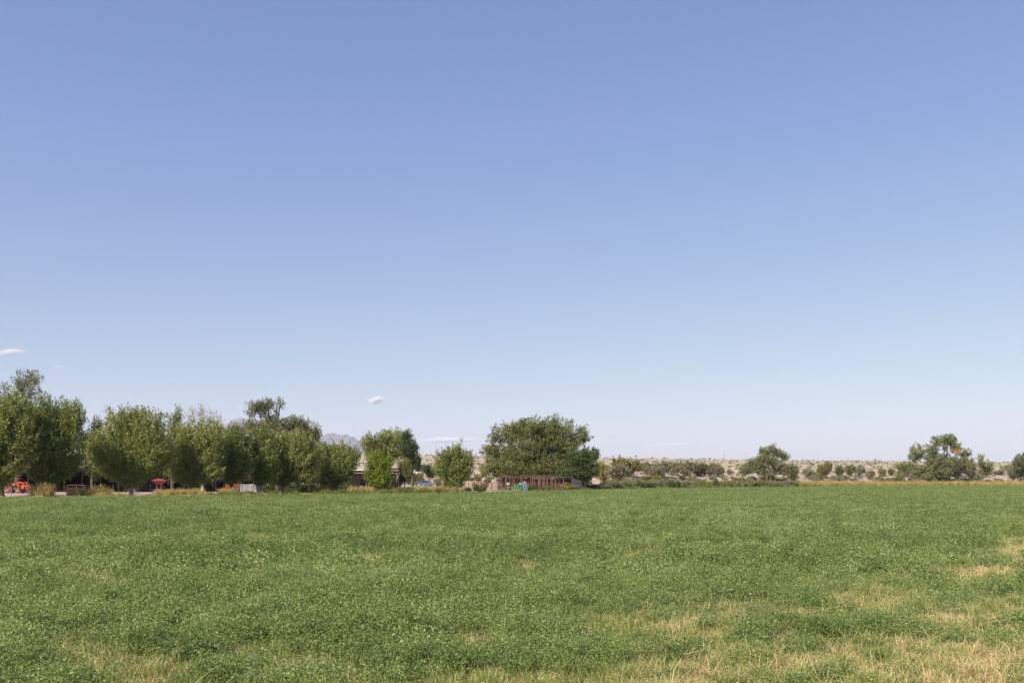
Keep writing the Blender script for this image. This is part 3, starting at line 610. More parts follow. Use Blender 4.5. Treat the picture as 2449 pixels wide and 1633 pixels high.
MOULD = {'sage': [shrub_mould('sage', 1), shrub_mould('sage', 2)], 'grey': [shrub_mould('greybush', 3, 1), shrub_mould('greybush', 4, 1)], 'olive': [shrub_mould('olive', 5), shrub_mould('olive', 6)],
         'yellow': [shrub_mould('yellow', 7), shrub_mould('yellow', 8)], 'green': [shrub_mould('green', 9), shrub_mould('green', 10)], 'rust': [shrub_mould('rust', 11, 0, 1.2, True)]}
cnt = 0
def shrub(kind, px, top_py, w_px, Y, label, group=None, name='shrub'):
    """w_px wide shrub, its top at top_py, standing on the ground at depth Y"""
    global cnt; cnt += 1
    X = wx(px, Y); z = hz(X, Y); h = max(.35, wz(top_py, Y) - z); w = w_px * Y / F
    root, cr, st = MOULD[kind][cnt % len(MOULD[kind])]
    o = root.copy(); COL.objects.link(o); o.name = name; o.location = (X, Y, z); o.rotation_euler = (0, 0, random.random() * 6.28); o.scale = (w / 1.9, w / 1.9, h / 1.12)
    tag(o, label, 'shrub', group)
    for c in (cr, st):
        d = c.copy(); d.name = c.data.name; d.parent = o; COL.objects.link(d)
    return o
E = lambda px, d: float(edge_y(px)) + d
shrub('rust', 1492, 1090, 95, E(1490, 55), 'tall rusty olive bush with the highest rounded top right of the huge elm')
shrub('yellow', 1445, 1100, 62, E(1445, 60), 'yellow-green bush between the dark tree and the rusty bush')
shrub('yellow', 1482, 1086, 26, E(1480, 64), 'thin yellow-green sapling tip poking above the rusty bush')
shrub('grey', 1478, 1107, 75, E(1478, 44), 'large round grey-olive bush in front of the rusty bush')
shrub('grey', 1552, 1103, 60, E(1552, 60), 'grey thorny bush right of the rusty bush')
shrub('grey', 1568, 1112, 50, E(1568, 48), 'low grey twiggy bush in front of the thorny one')
shrub('grey', 1582, 1101, 46, E(1582, 50), 'bare branchy bush with pale upright twigs mid bank')
shrub('sage', 1608, 1099, 52, E(1608, 62), 'tall grey-green bush at the left end of the long grey thicket')
shrub('grey', 1640, 1100, 60, E(1640, 56), 'grey bush with dark green heart in the long thicket')
shrub('olive', 1672, 1101, 60, E(1672, 58), 'dusty olive bush in the middle of the long thicket')
shrub('grey', 1698, 1105, 56, E(1698, 54), 'rounded purple-grey bush near the right end of the thicket')
shrub('grey', 1718, 1112, 40, E(1718, 50), 'last low grey bush of the thicket before the bare slope')
shrub('grey', 1745, 1122, 18, E(1745, 60), 'small round grey bush on bare pink ground left of the lopsided tree')
shrub('sage', 1932, 1116, 34, E(1932, 45), 'sage bush just right of the lopsided tree')
shrub('sage', 1952, 1126, 34, E(1952, 40), 'low sage bush on the bank below the feathery one')
shrub('rust', 1966, 1107, 38, E(1966, 48), 'feathery brown-green bush on the bank between the two big right trees')
shrub('olive', 1980, 1098, 24, E(1980, 62), 'upright green tree-like bush behind the feathery brown one')
shrub('green', 2008, 1109, 24, E(2008, 50), 'leaning green bush over the pink bank')
shrub('olive', 2032, 1107, 28, E(2032, 52), 'green topped bush left of the purple-grey pair')
shrub('grey', 2056, 1112, 34, E(2056, 52), 'purple-grey bush on the bank, upper of a pair')
shrub('grey', 2080, 1122, 26, E(2080, 38), 'spiky grey bush lower on the pink bank')
shrub('olive', 2110, 1119, 24, E(2110, 50), 'compact olive bush beside a pale gully')
shrub('olive', 2132, 1118, 24, E(2132, 50), 'olive bush touching the left side of the old cottonwood')
shrub('sage', 2100, 1138, 34, E(2100, 28), 'low purple sage on the clay bank')
shrub('yellow', 2135, 1138, 18, E(2135, 18), 'small bright yellow bush beside the old cottonwood')
shrub('green', 2150, 1140, 26, E(2150, 12), 'green bush at the left foot of the old cottonwood')
shrub('grey', 2390, 1124, 40, E(2390, 50), 'grey bush between the old cottonwood and the right edge tree')
shrub('sage', 2412, 1106, 22, E(2412, 60), 'tall sage bush left of the right edge tree')
# shrubs on the near edge, left and middle
shrub('olive', 735, 1157, 60, E(735, 8), 'dusty olive bush at the field edge below the bushy cottonwood')
shrub('green', 700, 1165, 40, E(700, 6), 'low green bush left of the dusty olive bush')
for px, lab in ((686, 'dark bush added over sunlit ground left under the bushy cottonwood'), (712, 'dark bush added over sunlit ground right under the bushy cottonwood'), (748, 'tall bush added over sunlit ground between the bushy cottonwood and the ridge-fronting one'), (830, 'tall bush added over sunlit ground left of the brown farmhouse wall'), (640, 'bush added over sunlit ground behind the forked trunk')):
    shrub('green', px, 1148, 44, E(px, 16), lab)  # bushes added to darken the sunlit yard ground below the crowns
shrub('green', 770, 1165, 50, E(770, 6), 'dark green bush left of the cottonwood fronting the ridge')
shrub('yellow', 655, 1168, 34, E(655, 7), 'yellowish bush right of the forked trunk')
shrub('olive', 860, 1160, 50, E(860, 7), 'olive bush at the foot of the brown farmhouse')
shrub('green', 935, 1158, 46, E(935, 8), 'green bush right of the small yellow-green cottonwood')
shrub('olive', 978, 1162, 52, E(978, 7), 'wide olive bush in front of the farmhouse post')
shrub('green', 1015, 1164, 34, E(1015, 6), 'green bush left of the rounded cottonwood')
shrub('yellow', 1045, 1166, 30, E(1045, 8), 'yellow bush at the left foot of the rounded cottonwood')
shrub('green', 1118, 1164, 26, E(1118, 6), 'shadowed green bush at the right foot of the rounded cottonwood')
shrub('green', 1147, 1158, 42, E(1147, 8), 'rounded green bush in front of the left end of the corral')
shrub('green', 1275, 1158, 40, E(1275, 7), 'green weedy bush just right of the blue feeder')
shrub('olive', 1306, 1160, 36, E(1306, 6), 'olive bush in front of the middle of the corral')
shrub('yellow', 1362, 1153, 56, E(1362, 7), 'broad yellow-green bush in front of the pale shed end')
shrub('green', 1345, 1165, 30, E(1345, 5), 'low green bush left of the broad yellow-green one')
shrub('green', 1412, 1155, 60, E(1412, 12), 'shadowed dark bush below the dark tree')
KW = {'sage': 'grey-green', 'grey': 'brownish grey', 'green': 'green', 'olive': 'olive', 'yellow': 'yellow-green'}
MARKS = [(1000, 'near the white house'), (1060, 'behind the rounded cottonwood'), (1130, 'between the rounded cottonwood and the big elm'), (1455, 'beside the dark tree'), (1490, 'below the rusty bush'), (1555, 'below the thorny bush'), (1610, 'below the left end of the long thicket'),
         (1665, 'below the middle of the long thicket'), (1715, 'below the right end of the long thicket'), (1760, 'below the bare slope left of the lopsided tree'), (1825, 'below the lopsided tree'), (1880, 'below the right half of the lopsided tree'), (1935, 'just right of the lopsided tree'), (1975, 'below the feathery brown bush'),
         (2030, 'below the green topped bush'), (2090, 'below the purple-grey pair'), (2150, 'left of the old cottonwood'), (2230, 'under the left half of the old cottonwood'), (2320, 'under the right half of the old cottonwood'), (2385, 'right of the old cottonwood'), (2440, 'below the tree at the right edge')]
ORD = ['', 'second ', 'third ', 'fourth ', 'fifth ', 'sixth ', 'seventh ', 'eighth ', 'ninth ', 'tenth ', 'eleventh ', 'twelfth ', 'thirteenth ', 'last ']
seen = {}
def glabel(kind, px, where):
    mk = min(MARKS, key=lambda q: abs(q[0] - px))[1]; key = (kind, mk, where); n = seen[key] = seen.get(key, 0) + 1
    return '%s%s shrub %s %s' % (ORD[n - 1], KW[kind], where, mk)
BAND = 'low mixed shrubs in a band along the field edge right of the elm'
for px, lab in ((976, 'bushy olive shrub hiding the foot of the white house'), (990, 'second olive shrub before the white house wall'), (1004, 'right-hand olive shrub before the white house')):
    shrub('olive', px, 1126, 24, 262, lab)
rs = random.Random(5)
for i in range(58):
    px = 1440 + i * 8.2 + rs.uniform(-4, 4); k = rs.choice(['sage', 'grey', 'green', 'olive', 'sage', 'yellow'])
    shrub(k, px, 1151 - rs.random() * 5 + (px - 1440) * -.002, rs.uniform(16, 30), E(px, rs.uniform(2, 9)), glabel(k, px, 'at the field edge'), BAND)
BACK = 'scattered round shrubs on the low bank behind the band'
for i in range(60):
    px = 1440 + i * 7.6 + rs.uniform(-4, 4); k = rs.choice(['yellow', 'olive', 'green', 'sage', 'green', 'yellow'])
    d = rs.uniform(14, 42); Y = E(px, d); z = hz(wx(px, Y), Y); top = HY - (z + rs.uniform(.9, 1.8) - CH) * F / Y
    shrub(k, px, top, rs.uniform(14, 28), Y, glabel(k, px, 'on the low bank'), BACK)
for i in range(34):
    px = 1930 + i * 15 + rs.uniform(-6, 6); k = rs.choice(['olive', 'sage', 'green', 'grey', 'yellow'])
    d = rs.uniform(10, 50); Y = E(px, d); z = hz(wx(px, Y), Y); top = HY - (z + rs.uniform(.8, 1.8) - CH) * F / Y
    shrub(k, px, top, rs.uniform(12, 24), Y, glabel(k, px, 'on the clay'), 'small shrubs on the clay bank')
for i in range(26):
    px = rs.uniform(995, 1170); d = rs.uniform(60, 170); Y = E(px, d); z = hz(wx(px, Y), Y); top = HY - (z + rs.uniform(.9, 2.2) - CH) * F / Y
    k = rs.choice(['olive', 'yellow', 'sage']); shrub(k, px, top, rs.uniform(14, 26), Y, glabel(k, px, 'on the slope'), 'shrubs on the slope behind the corral')

# ------------------------------------------------------------------ power poles on the skyline
M['pole'] = solid('weathered_pole', (.2, .16, .13), .9)
for i, (px, Y, h, lab) in enumerate([(1732.5, 2520, 15, 'tallest twin pole power pylon on the skyline'), (1785.5, 2560, 11, 'second twin pole power pylon, left of the lopsided tree'), (1920, 2600, 8.5, 'twin pole pylon right of the lopsided tree'),
                                (1957, 2650, 8.5, 'twin pole pylon above the feathery bush'), (1990, 2700, 8, 'faint twin pole pylon above the green bushes'), (2017, 2750, 7.5, 'faintest twin pole pylon, farthest right'),
                                (1671, 2600, 6, 'short twin pole pylon left of the tallest one'), (1598, 2600, 6, 'leftmost faint twin pole pylon on the skyline')]):
    X = wx(px, Y); z = hz(X, Y); r = empty('power_pylon', (X, Y, z), lab, 'power pole', 'power pylons along the skyline')
    g = 1.6
    for s in (-1, 1): MB().tube([(s * g, 0, -.5), (s * g, 0, h)], [.26, .2], 6).build('pole', M['pole'], r)
    MB().box((0, 0, h * .86), (g * 3.6, .3, .3)).build('crossarm', M['pole'], r)

# ------------------------------------------------------------------ farm buildings and fences
M['tin'] = solid('galvanised_roof', (.55, .56, .6), .45, .15, 2, metal=.3)
M['whitetin'] = solid('white_roof', (.75, .74, .72), .5, .1, 2)
M['redwall'] = solid('shade_toned_red_wall', (.055, .018, .014), .85, .3, 1)  # red darkened to put the barns' inner shade into the wall colour
M['shadewood'] = solid('shade_toned_timber', (.022, .018, .015), .9, .3, 1)  # timber darkened so the barn interior's shade sits in its colour
M['adobe'] = solid('brown_adobe', (.15, .095, .07), .95, .25, 1, bump=.3)
M['rust'] = M['rust']
M['rustpipe'] = solid('rust_red_pipe', (.19, .085, .06), .7, .25, 3)
M['tanwall'] = solid('tan_sheet_wall', (.38, .3, .25), .8, .15, 1)
M['brownwall'] = solid('brown_sheet_wall', (.13, .09, .075), .8, .2, 1)
M['orange'] = solid('orange_paint', (.6, .12, .03), .5, .2, 2)
M['red'] = solid('faded_red_paint', (.22, .04, .025), .6, .25, 2)
M['rubber'] = solid('dusty_tyre', (.1, .095, .09), .9)
M['grey'] = solid('grey_paint', (.27, .265, .26), .7, .2, 3)
M['steel'] = solid('grey_steel', (.35, .34, .33), .5, .2, 3, metal=.4)
M['white'] = solid('white_paint', (.72, .71, .69), .6, .08, 3)
M['greenp'] = solid('green_paint', (.07, .3, .12), .6, .2, 3)
M['bluep'] = solid('light_blue_paint', (.25, .38, .48), .6, .2, 3)
M['carblue'] = solid('blue_car_paint', (.12, .2, .36), .3, .1, 2)
M['glass'] = solid('dark_glass', (.03, .035, .04), .1, .1, 1)

def at(px, Y): return Vector((wx(px, Y), Y, hz(wx(px, Y), Y)))
def barn(name, label, px0, px1, roof_py, eave_drop, Y, depth, wallmat, roofmat, n_post=5, cat='barn', panels=8):
    x0, x1 = wx(px0, Y), wx(px1, Y); c = Vector(((x0 + x1) / 2, Y, hz((x0 + x1) / 2, Y))); W = x1 - x0; Hh = wz(roof_py, Y) - c.z
    r = empty(name, c, label, cat)
    ry = -math.atan2(eave_drop, depth)
    MB().box((0, depth / 2, Hh - eave_drop / 2), (W + .8, math.hypot(depth, eave_drop) + .8, .12), rx=-math.atan2(eave_drop, depth)).build('roof', roofmat, r)
    MB().box((0, -.42, Hh - .06), (W + .9, .06, .3)).build('fascia', M['shadewood'] if roofmat != M['whitetin'] else M['white'], r)
    pw = W / panels
    for i in range(panels):
        MB().box((-W / 2 + pw * (i + .5), depth, (Hh - eave_drop) / 2), (pw - .03, .1, Hh - eave_drop - .1)).build('wall_panel', wallmat, r)
    for s in (-1, 1):
        MB().box((s * (W / 2 + .06), depth / 2, (Hh - eave_drop) / 2 - .05), (.1, depth - .15, Hh - eave_drop - .1)).build('side_wall', wallmat, r)
    for i in range(n_post):
        MB().box((-W / 2 + .25 + (W - .5) * i / (n_post - 1), .1, Hh / 2 - .1), (.2, .2, Hh - .2)).build('post', M['shadewood'], r)
    return r
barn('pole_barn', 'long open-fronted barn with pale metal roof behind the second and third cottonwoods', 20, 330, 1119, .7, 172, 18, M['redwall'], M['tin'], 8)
barn('tall_barn', 'tall dark open shed with a thin bright roof line behind the widest cottonwood', 325, 480, 1089, .8, 180, 14, M['shadewood'], M['whitetin'], 5)
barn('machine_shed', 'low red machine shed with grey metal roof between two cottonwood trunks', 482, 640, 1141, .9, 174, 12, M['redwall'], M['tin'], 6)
# brown farmhouse
Yh = 182; x0, x1 = wx(765, Yh), wx(935, Yh); c = at(850, Yh); W = x1 - x0
r = empty('farmhouse', c, 'low brown adobe house with flat overhanging roof behind the small yellow-green cottonwood', 'house'); Hh = wz(1131, Yh) - c.z
MB().box((0, 4, Hh / 2), (W, 8, Hh)).build('wall', M['adobe'], r)
MB().box((0, 3.6, Hh + .28), (W + 1.6, 10, .3)).build('roof', M['shadewood'], r)
MB().box((W * .02, 4.5, Hh + .62), (W * .8, 7, .25)).build('roof_deck', M['whitetin'], r)
for fx in (-.25, .12, .3):
    f = MB().box((W * fx, -.04, 1.5), (1.2, .1, 1.3)).build('window', M['shadewood'], r); MB().box((W * fx, -.1, 1.5), (1.0, .04, 1.1)).build('pane', M['glass'], f)
f = MB().box((W * .2, -.05, 1.1), (1.0, .1, 2.1)).build('door', M['shadewood'], r)
Yp = 180; c = at(930, Yp); r = empty('carport', c, 'flat carport roof on a thin dark post right of the small yellow-green cottonwood', 'carport')
x0, x1 = wx(905, Yp) - c.x, wx(955, Yp) - c.x; Hh = wz(1121, Yp) - c.z
MB().box(((x0 + x1) / 2, 1.5, Hh), (x1 - x0, 3.2, .25)).build('roof', M['shadewood'], r)
for x in (x0 + .2, x1 - .15):
    for y in (.1, 2.9): MB().box((x, y, Hh / 2 - .1), (.16, .16, Hh - .15)).build('post', M['shadewood'], r)
MB().box((x1 - 2.0, 3.4, .9), (3.6, .25, 1.8)).build('low_wall', M['adobe'], r)
# white house on the slope
Yw = 300; c = at(996, Yw); r = empty('white_house', c, 'small white house with pale sloping metal roof beside the pine', 'house'); k = Yw / F
ez = wz(1118, Yw) - c.z; w0, w1 = wx(978, Yw) - c.x, wx(1006, Yw) - c.x
MB().prism([(w0, 0), (w1, 0), (w1, ez), (w0, ez + .35)], 0, 5).build('wall', M['white'], r)
MB().prism([(w0 - .3, ez + .4), (w1 + .6, ez + .0), (w1 + .6, ez + .18), (w0 + 1.2, ez + .62)], -.5, 5.5).build('roof', M['whitetin'], r)
MB().box((w1 - .7, -.03, ez - .7), (1.5, .06, .9)).build('window', M['glass'], r)
Yw = 318; c = at(1003, Yw); r = empty('grey_roofed_shed', c, 'grey roofed outbuilding just behind the white house', 'shed'); ez = wz(1112, Yw) - c.z
w0, w1 = wx(994, Yw) - c.x, wx(1020, Yw) - c.x
MB().box(((w0 + w1) / 2, 2, ez / 2), (w1 - w0, 4, ez)).build('wall', M['tanwall'], r)
MB().prism([(w0 - .3, ez + .004), (w1 + .3, ez + .004), (w1 - .2, ez + .35), (w0 + .5, ez + .5)], -.4, 4.4).build('roof', M['tin'], r)
# blue parked car
Yc = 250; c = at(1018, Yc); c.x = wx(1018, Yc); r = empty('parked_car', c, 'small blue parked car half hidden left of the rounded cottonwood', 'car')
b = MB().prism([(-2.1, .35), (2.1, .35), (2.1, .8), (1.9, .9), (1.1, 1.0), (.6, 1.45), (-1.0, 1.45), (-1.6, .98), (-2.1, .9)], -.8, .8).build('body', M['carblue'], r)
MB().prism([(-1.35, 1.02), (.9, 1.02), (.5, 1.38), (-.95, 1.38)], -.82, -.8).build('window', M['glass'], r)
for x in (-1.3, 1.3):
    for y in (-.72, .72): MB().tube([(x, y - .1, .33), (x, y + .1, .33)], .33, 14).build('wheel', M['rubber'], r)

# wire fence on steel posts
Yf = lambda px: float(edge_y(px)) + 13
r = empty('wire_fence', at(27, Yf(27)), 'thin wire fence on steel posts with white tips behind the cottonwood row', 'fence'); o0 = r.location.copy()
fpx = [-60, -15, 27, 64, 98, 133, 241, 270, 300, 330, 360, 386, 411, 436, 475, 510, 535, 570, 600, 640, 680, 720]
pts = []
for px in fpx:
    p = at(px, Yf(px)) - o0; pts.append(p)
    q = MB().box(p + Vector((0, 0, .68)), (.055, .055, 1.4)).build('fence_post', M['steel'], r)
    MB().box(p + Vector((0, 0, 1.45)), (.065, .065, .16)).build('post_tip', M['white'], q)
for h in (.3, .6, .9, 1.2): MB().tube([p + Vector((0, -.04, h)) for p in pts], .008, 4).build('wire', M['steel'], r)
# pipe gate
Yg = 129; a = at(161, Yg); b = at(203, Yg); r = empty('pipe_gate', a, 'rusty orange pipe gate standing between two cottonwoods', 'gate'); w = b.x - a.x
for x in (0, w * .52, w): MB().tube([(x, 0, 0), (x, 0, 1.5)], .05, 8).build('post', M['rustpipe'], r)
for z in (1.46, 1.0, .55): MB().tube([(0, .06, z), (w, .06, z)], .04, 8).build('rail', M['rustpipe'], r)

# ---- orange loader tractor
T0 = at(45, 158); tr = empty('tractor', T0, 'bright orange tractor with front loader parked in sun at the left edge', 'tractor'); u = 158 / F
def wheel(px, py, rad, y, parent, wdt=.4):
    c = Vector((wx(px, 158) - T0.x, y, rad))
    w = MB().tube([c - Vector((0, wdt / 2, 0)), c + Vector((0, wdt / 2, 0))], rad, 22).build('wheel', M['rubber'], parent, False)
    MB().tube([c - Vector((0, wdt / 2 + .03, 0)), c - Vector((0, wdt / 2 - .02, 0))], rad * .55, 16).build('rim', M['orange'], w)
    MB().tube([c - Vector((0, wdt / 2 + .08, 0)), c - Vector((0, wdt / 2 + .02, 0))], rad * .2, 10).build('hub', M['grey'], w)
for y in (-.8, .8): wheel(23, 0, .72, y, tr, .42); wheel(49, 0, .42, y, tr, .28)
MB().prism([(-1.8, .7), (.9, .7), (1.0, 1.25), (.2, 1.4), (-.6, 1.35), (-1.2, 1.1), (-1.8, 1.1)], -.4, .4).build('hood', M['orange'], tr)
for s in (-1, 1):
    MB().tube([(-1.6, s * .7, 1.3), (-.9, s * .75, 1.5), (-.2, s * .75, 1.35)], .16, 8).build('fender', M['orange'], tr)
    MB().tube([(-.1, s * .62, 1.6), (.8, s * .62, 1.75), (1.6, s * .62, .9), (1.9, s * .62, .35)], .1, 6).build('loader_arm', M['orange'], tr)
    MB().tube([(-1.3, s * .6, 1.2), (-1.25, s * .6, 2.35)], .05, 6).build('canopy_post', M['orange'], tr)
    MB().tube([(.35, s * .6, .7), (.2, s * .6, 1.6)], .11, 6).build('loader_upright', M['orange'], tr)
MB().box((-.8, 0, 2.38), (1.9, 1.5, .1)).build('canopy', M['orange'], tr)
MB().box((-.9, 0, 1.35), (.5, .5, .12)).build('seat', M['rubber'], tr)
g = MB().box((-.15, -.46, .95), (.9, .06, .75)).build('side_grille', M['grey'], tr)
for i in range(5): MB().box((-.15, -.51, .66 + i * .145), (.86, .04, .05)).build('bar', M['rubber'], g)
MB().prism([(1.75, .1), (2.4, .1), (2.75, .85), (2.6, .9), (1.95, .85), (1.7, .5)], -.95, .95).build('bucket', M['red'], tr)
# orange plough frame beside it
c = at(75, 163); r = empty('loader_bucket', c, 'separate dull red loader bucket on the dirt just right of the tractor', 'farm implement')
MB().prism([(-.95, 0), (.9, 0), (1.0, .95), (.85, 1.0), (-.6, .95), (-.95, .5)], -.6, .6).build('bucket', M['red'], r)
MB().box((0, -.62, .9), (1.7, .06, .12)).build('lip', M['orange'], r)
# red hopper wagon
c = at(381, 166); r = empty('hopper_wagon', c, 'faded red wide-topped hopper on a narrow frame in the dark shed', 'farm implement')
def frustum(z0, z1, w0, w1, d0, d1):
    v = [(-w0, -d0, z0), (w0, -d0, z0), (w0, d0, z0), (-w0, d0, z0), (-w1, -d1, z1), (w1, -d1, z1), (w1, d1, z1), (-w1, d1, z1)]
    return v, [[3, 2, 1, 0], [4, 5, 6, 7], [0, 1, 5, 4], [1, 2, 6, 5], [2, 3, 7, 6], [3, 0, 4, 7]]
v, f = frustum(1.35, 2.0, .35, 1.1, .35, .8); meshobj('hopper', v, f, M['red'], r)
v, f = frustum(2.0, 2.35, 1.1, .35, .8, .25); meshobj('lid', v, f, M['red'], r)
for x in (-.4, .4):
    for y in (-.35, .35): MB().box((x, y, .7), (.09, .09, 1.3)).build('leg', M['red'], r)
for y in (-.5, .5): MB().tube([(-.2, y - .08, .35), (-.2, y + .08, .35)], .35, 14).build('wheel', M['rubber'], r)
# red seed box by the third trunk
c = at(319, 160); r = empty('seed_drill', c, 'red seed drill end standing behind the trunk of the widest cottonwood', 'farm implement')
MB().prism([(-.35, .2), (.55, .2), (.25, 1.05), (-.2, 1.05)], -.5, .9).build('seed_box', M['red'], r)
for x in (-.2, .35): MB().tube([(x, -.7, .3), (x, -.56, .3)], .3, 14).build('wheel', M['rubber'], r)
MB().tube([(-.3, 0, .6), (-1.6, 0, .4)], .06, 6).build('drawbar', M['red'], r)
# red baler
c = at(562, 160); r = empty('hay_baler', c, 'big orange-red hay baler behind the narrow dark cottonwood trunk', 'farm implement')
MB().prism([(-1.4, .55), (.7, .55), (1.0, 1.0), (.85, 1.7), (.4, 2.1), (-.6, 2.0), (-1.4, 1.5)], -.8, .8).build('body', M['red'], r)
MB().box((-.2, -.84, 1.25), (1.3, .06, .6)).build('side_panel', M['orange'], r)
for y in (-.95, .95): MB().tube([(0, y - .12, .45), (0, y + .12, .45)], .45, 16).build('wheel', M['rubber'], r)
MB().tube([(-1.6, 0, .7), (-3.0, 0, .5)], .08, 6).build('drawbar', M['red'], r)
# grey container
c = at(593, 158); r = empty('storage_container', c, 'grey metal storage box with ribbed doors between two cottonwood trunks', 'container'); W = 38 * 158 / F
Hc = 1.35
MB().box((0, 1, Hc / 2 + .12), (W, 2, Hc)).build('body', M['grey'], r)
for i in range(6): MB().box((-W / 2 + W * (i + .5) / 6, -.04, Hc / 2 + .12), (W / 6 - .06, .06, Hc - .16)).build('door_panel', M['grey'], r)
for i in (2, 4): MB().tube([(-W / 2 + W * i / 6, -.1, .25), (-W / 2 + W * i / 6, -.1, Hc)], .025, 6).build('lock_rod', M['white'], r)
c = at(613, 157); r = empty('bollard', c, 'pale tan post at the right corner of the grey storage box', 'post'); MB().tube([(0, 0, 0), (-.15, 0, 1.3)], [.18, .1], 8).build('post', M['tanwall'], r)
# low brown lean-to right of the container
c = at(640, 168); r = empty('brown_pen', c, 'low brown slatted pen wall right of the grey storage box', 'pen')
for i in range(9): MB().box((-1.6 + i * .4, 0, .62), (.36, .06, 1.2)).build('slat', M['brownwall'], r)
MB().box((0, -.06, 1.25), (3.7, .1, .1)).build('rail', M['brownwall'], r)
# small white trailer roof glimpsed
c = at(710, 165); r = empty('white_trailer', c, 'low white flatbed seen under the bushy cottonwood', 'trailer')
MB().box((0, 0, .95), (1.6, 1.5, .1)).build('bed', M['white'], r); MB().box((0, 0, .84), (1.4, .1, .12)).build('frame', M['steel'], r)
for y in (-.7, .7): MB().tube([(.3, y - .1, .35), (.3, y + .1, .35)], .35, 14).build('wheel', M['rubber'], r)

# ---- livestock shed in front of the elm
Ys = 196; c = at(1290, Ys); k = Ys / F; r = empty('livestock_shed', c, 'long low brown livestock shed under the huge elm with a pale right end wall', 'shed')
xa, xb, xc = wx(1189, Ys) - c.x, wx(1369, Ys) - c.x, wx(1391, Ys + 3) - c.x
Hs = wz(1141, Ys) - c.z
n = 18; pw = (xb - xa) / n
for i in range(n):
    MB().box((xa + pw * (i + .5), 3.2 + (.03 if i % 2 else 0), (Hs - .3) / 2), (pw - .04, .06, Hs - .3)).build('wall_panel', M['adobe'] if i % 3 == 0 else M['brownwall'], r)
MB().box(((xa + xb) / 2, 1.6, Hs - .02), (xb - xa + .3, 3.6, .1), rx=-.04).build('roof', M['brownwall'], r)
for i in range(10): MB().box((xa + .1 + (xb - xa - .2) * i / 9, .05, Hs / 2 - .08), (.12, .12, Hs - .16)).build('post', M['rustpipe'], r)
v = [(xb + .1, 0, 0), (xc, 3.2, 0), (xc, 3.2, Hs - .75), (xb + .1, 0, Hs - .1), (xb + .1, .12, 0), (xc, 3.32, 0), (xc, 3.32, Hs - .75), (xb + .1, .12, Hs - .1)]
meshobj('end_wall', v, [[0, 1, 2, 3], [7, 6, 5, 4], [0, 3, 7, 4], [1, 5, 6, 2], [3, 2, 6, 7], [0, 4, 5, 1]], M['tanwall'], r)
MB().box(((xb + xc) / 2 + .1, 1.75, Hs - .33), (.16, 3.7, .08), rx=-.17).build('end_trim', M['rustpipe'], r)

# ---- corral fences
def pipe_fence(label, p0, p1, Y0, Y1, heights, n_post, rr=.032, hh=None):
    a = at(p0, Y0); b = at(p1, Y1); r = empty('corral_fence', a, label, 'fence', 'rust red pipe fences of the corral'); d = b - a; d.z = 0
    H = hh or max(heights) + .05
    for i in range(n_post): 
        p = d * (i / (n_post - 1)); MB().tube([p + Vector((0, 0, -.1)), p + Vector((0, 0, H))], .06, 6).build('post', M['rustpipe'], r)
    for h in heights: MB().tube([Vector((0, .07, h)), d + Vector((0, .07, h))], rr, 6).build('rail', M['rustpipe'], r)
    return r
pipe_fence('front pipe fence of the corral, running across below the shed', 1140, 1352, 186, 187, [1.55, 1.2, .85, .5, .2], 13)
pipe_fence('left part of the corral fence reaching behind the rounded cottonwood', 1000, 1150, 192, 190, [1.5, 1.15, .8, .45], 9)
pipe_fence('rear corral fence seen between the rounded cottonwood and the shed', 1120, 1190, 204, 204, [1.6, 1.25, .9, .5], 6)
pipe_fence('short fence section with stout posts left of the broad yellow-green bush', 1318, 1346, 183, 183, [1.3, .9, .5], 3, .05)
def frame(label, pxs, top_py, Y, dy):
    a = at(pxs[0], Y); r = empty('overhead_frame', a, label, 'pipe frame', 'tall overhead pipe frames in the corral'); H = wz(top_py, Y) - a.z
    xs = [wx(p, Y) - a.x for p in pxs]
    for y in (0, dy):
        for x in xs: MB().tube([(x, y, -.1), (x, y, H)], .055, 6).build('post', M['rustpipe'], r)
        MB().tube([(xs[0] - .05, y, H), (xs[-1] + .05, y, H)], .06, 6).build('beam', M['rustpipe'], r)
    for x in (xs[0], xs[-1]): MB().tube([(x, 0, H), (x, dy, H)], .055, 6).build('side_beam', M['rustpipe'], r)
frame('widest overhead pipe frame, in front of the middle of the shed', [1246, 1274, 1292, 1302, 1321], 1137, 184, 3)
frame('overhead pipe frame at the left end of the shed', [1196, 1211, 1225], 1137, 184, 3)
frame('thin dark overhead frame between the rounded cottonwood and the shed', [1134, 1151], 1138, 192, 2.5)
# bale feeders and bits
def feeder(px, Y, rad, H, mat, label, tilt=0):
    c = at(px, Y); r = empty('bale_feeder', c, label, 'feeder', 'round bale feeders by the corral'); r.rotation_euler = (0, tilt, 0)
    for z in (.08, H * .4, H * .7, H): MB().tube([(math.cos(a) * rad, math.sin(a) * rad, z) for a in [i * math.pi / 10 for i in range(21)]], .045, 6, False).build('hoop', mat, r)
    for i in range(14):
        a = i * math.pi / 7; MB().tube([(math.cos(a) * rad, math.sin(a) * rad, 0), (math.cos(a) * rad, math.sin(a) * rad, H)], .045, 6).build('bar', mat, r)
feeder(1239, 178, .62, 1.3, M['greenp'], 'bright green slatted bale feeder standing before the corral')
feeder(1253, 178.5, .6, 1.45, M['bluep'], 'pale blue slatted bale feeder leaning right beside the green one', .12)
for px, lab in ((1245, 'small red-rimmed white tub lying on the green feeder'), (1256, 'small red-rimmed white tub lying on the blue feeder')):
    c = at(px, 178.6) + Vector((0, 0, 1.48 if px < 1250 else 1.72)); r = empty('feed_tub', c, lab, 'tub', 'white tubs on the feeders')
    MB().tube([(0, 0, -.16), (0, 0, .1)], [.2, .28], 14).build('tub', M['white'], r); MB().tube([(math.cos(i * .6283) * .29, math.sin(i * .6283) * .29, .1) for i in range(11)], .035, 6, False).build('rim', M['rustpipe'], r)
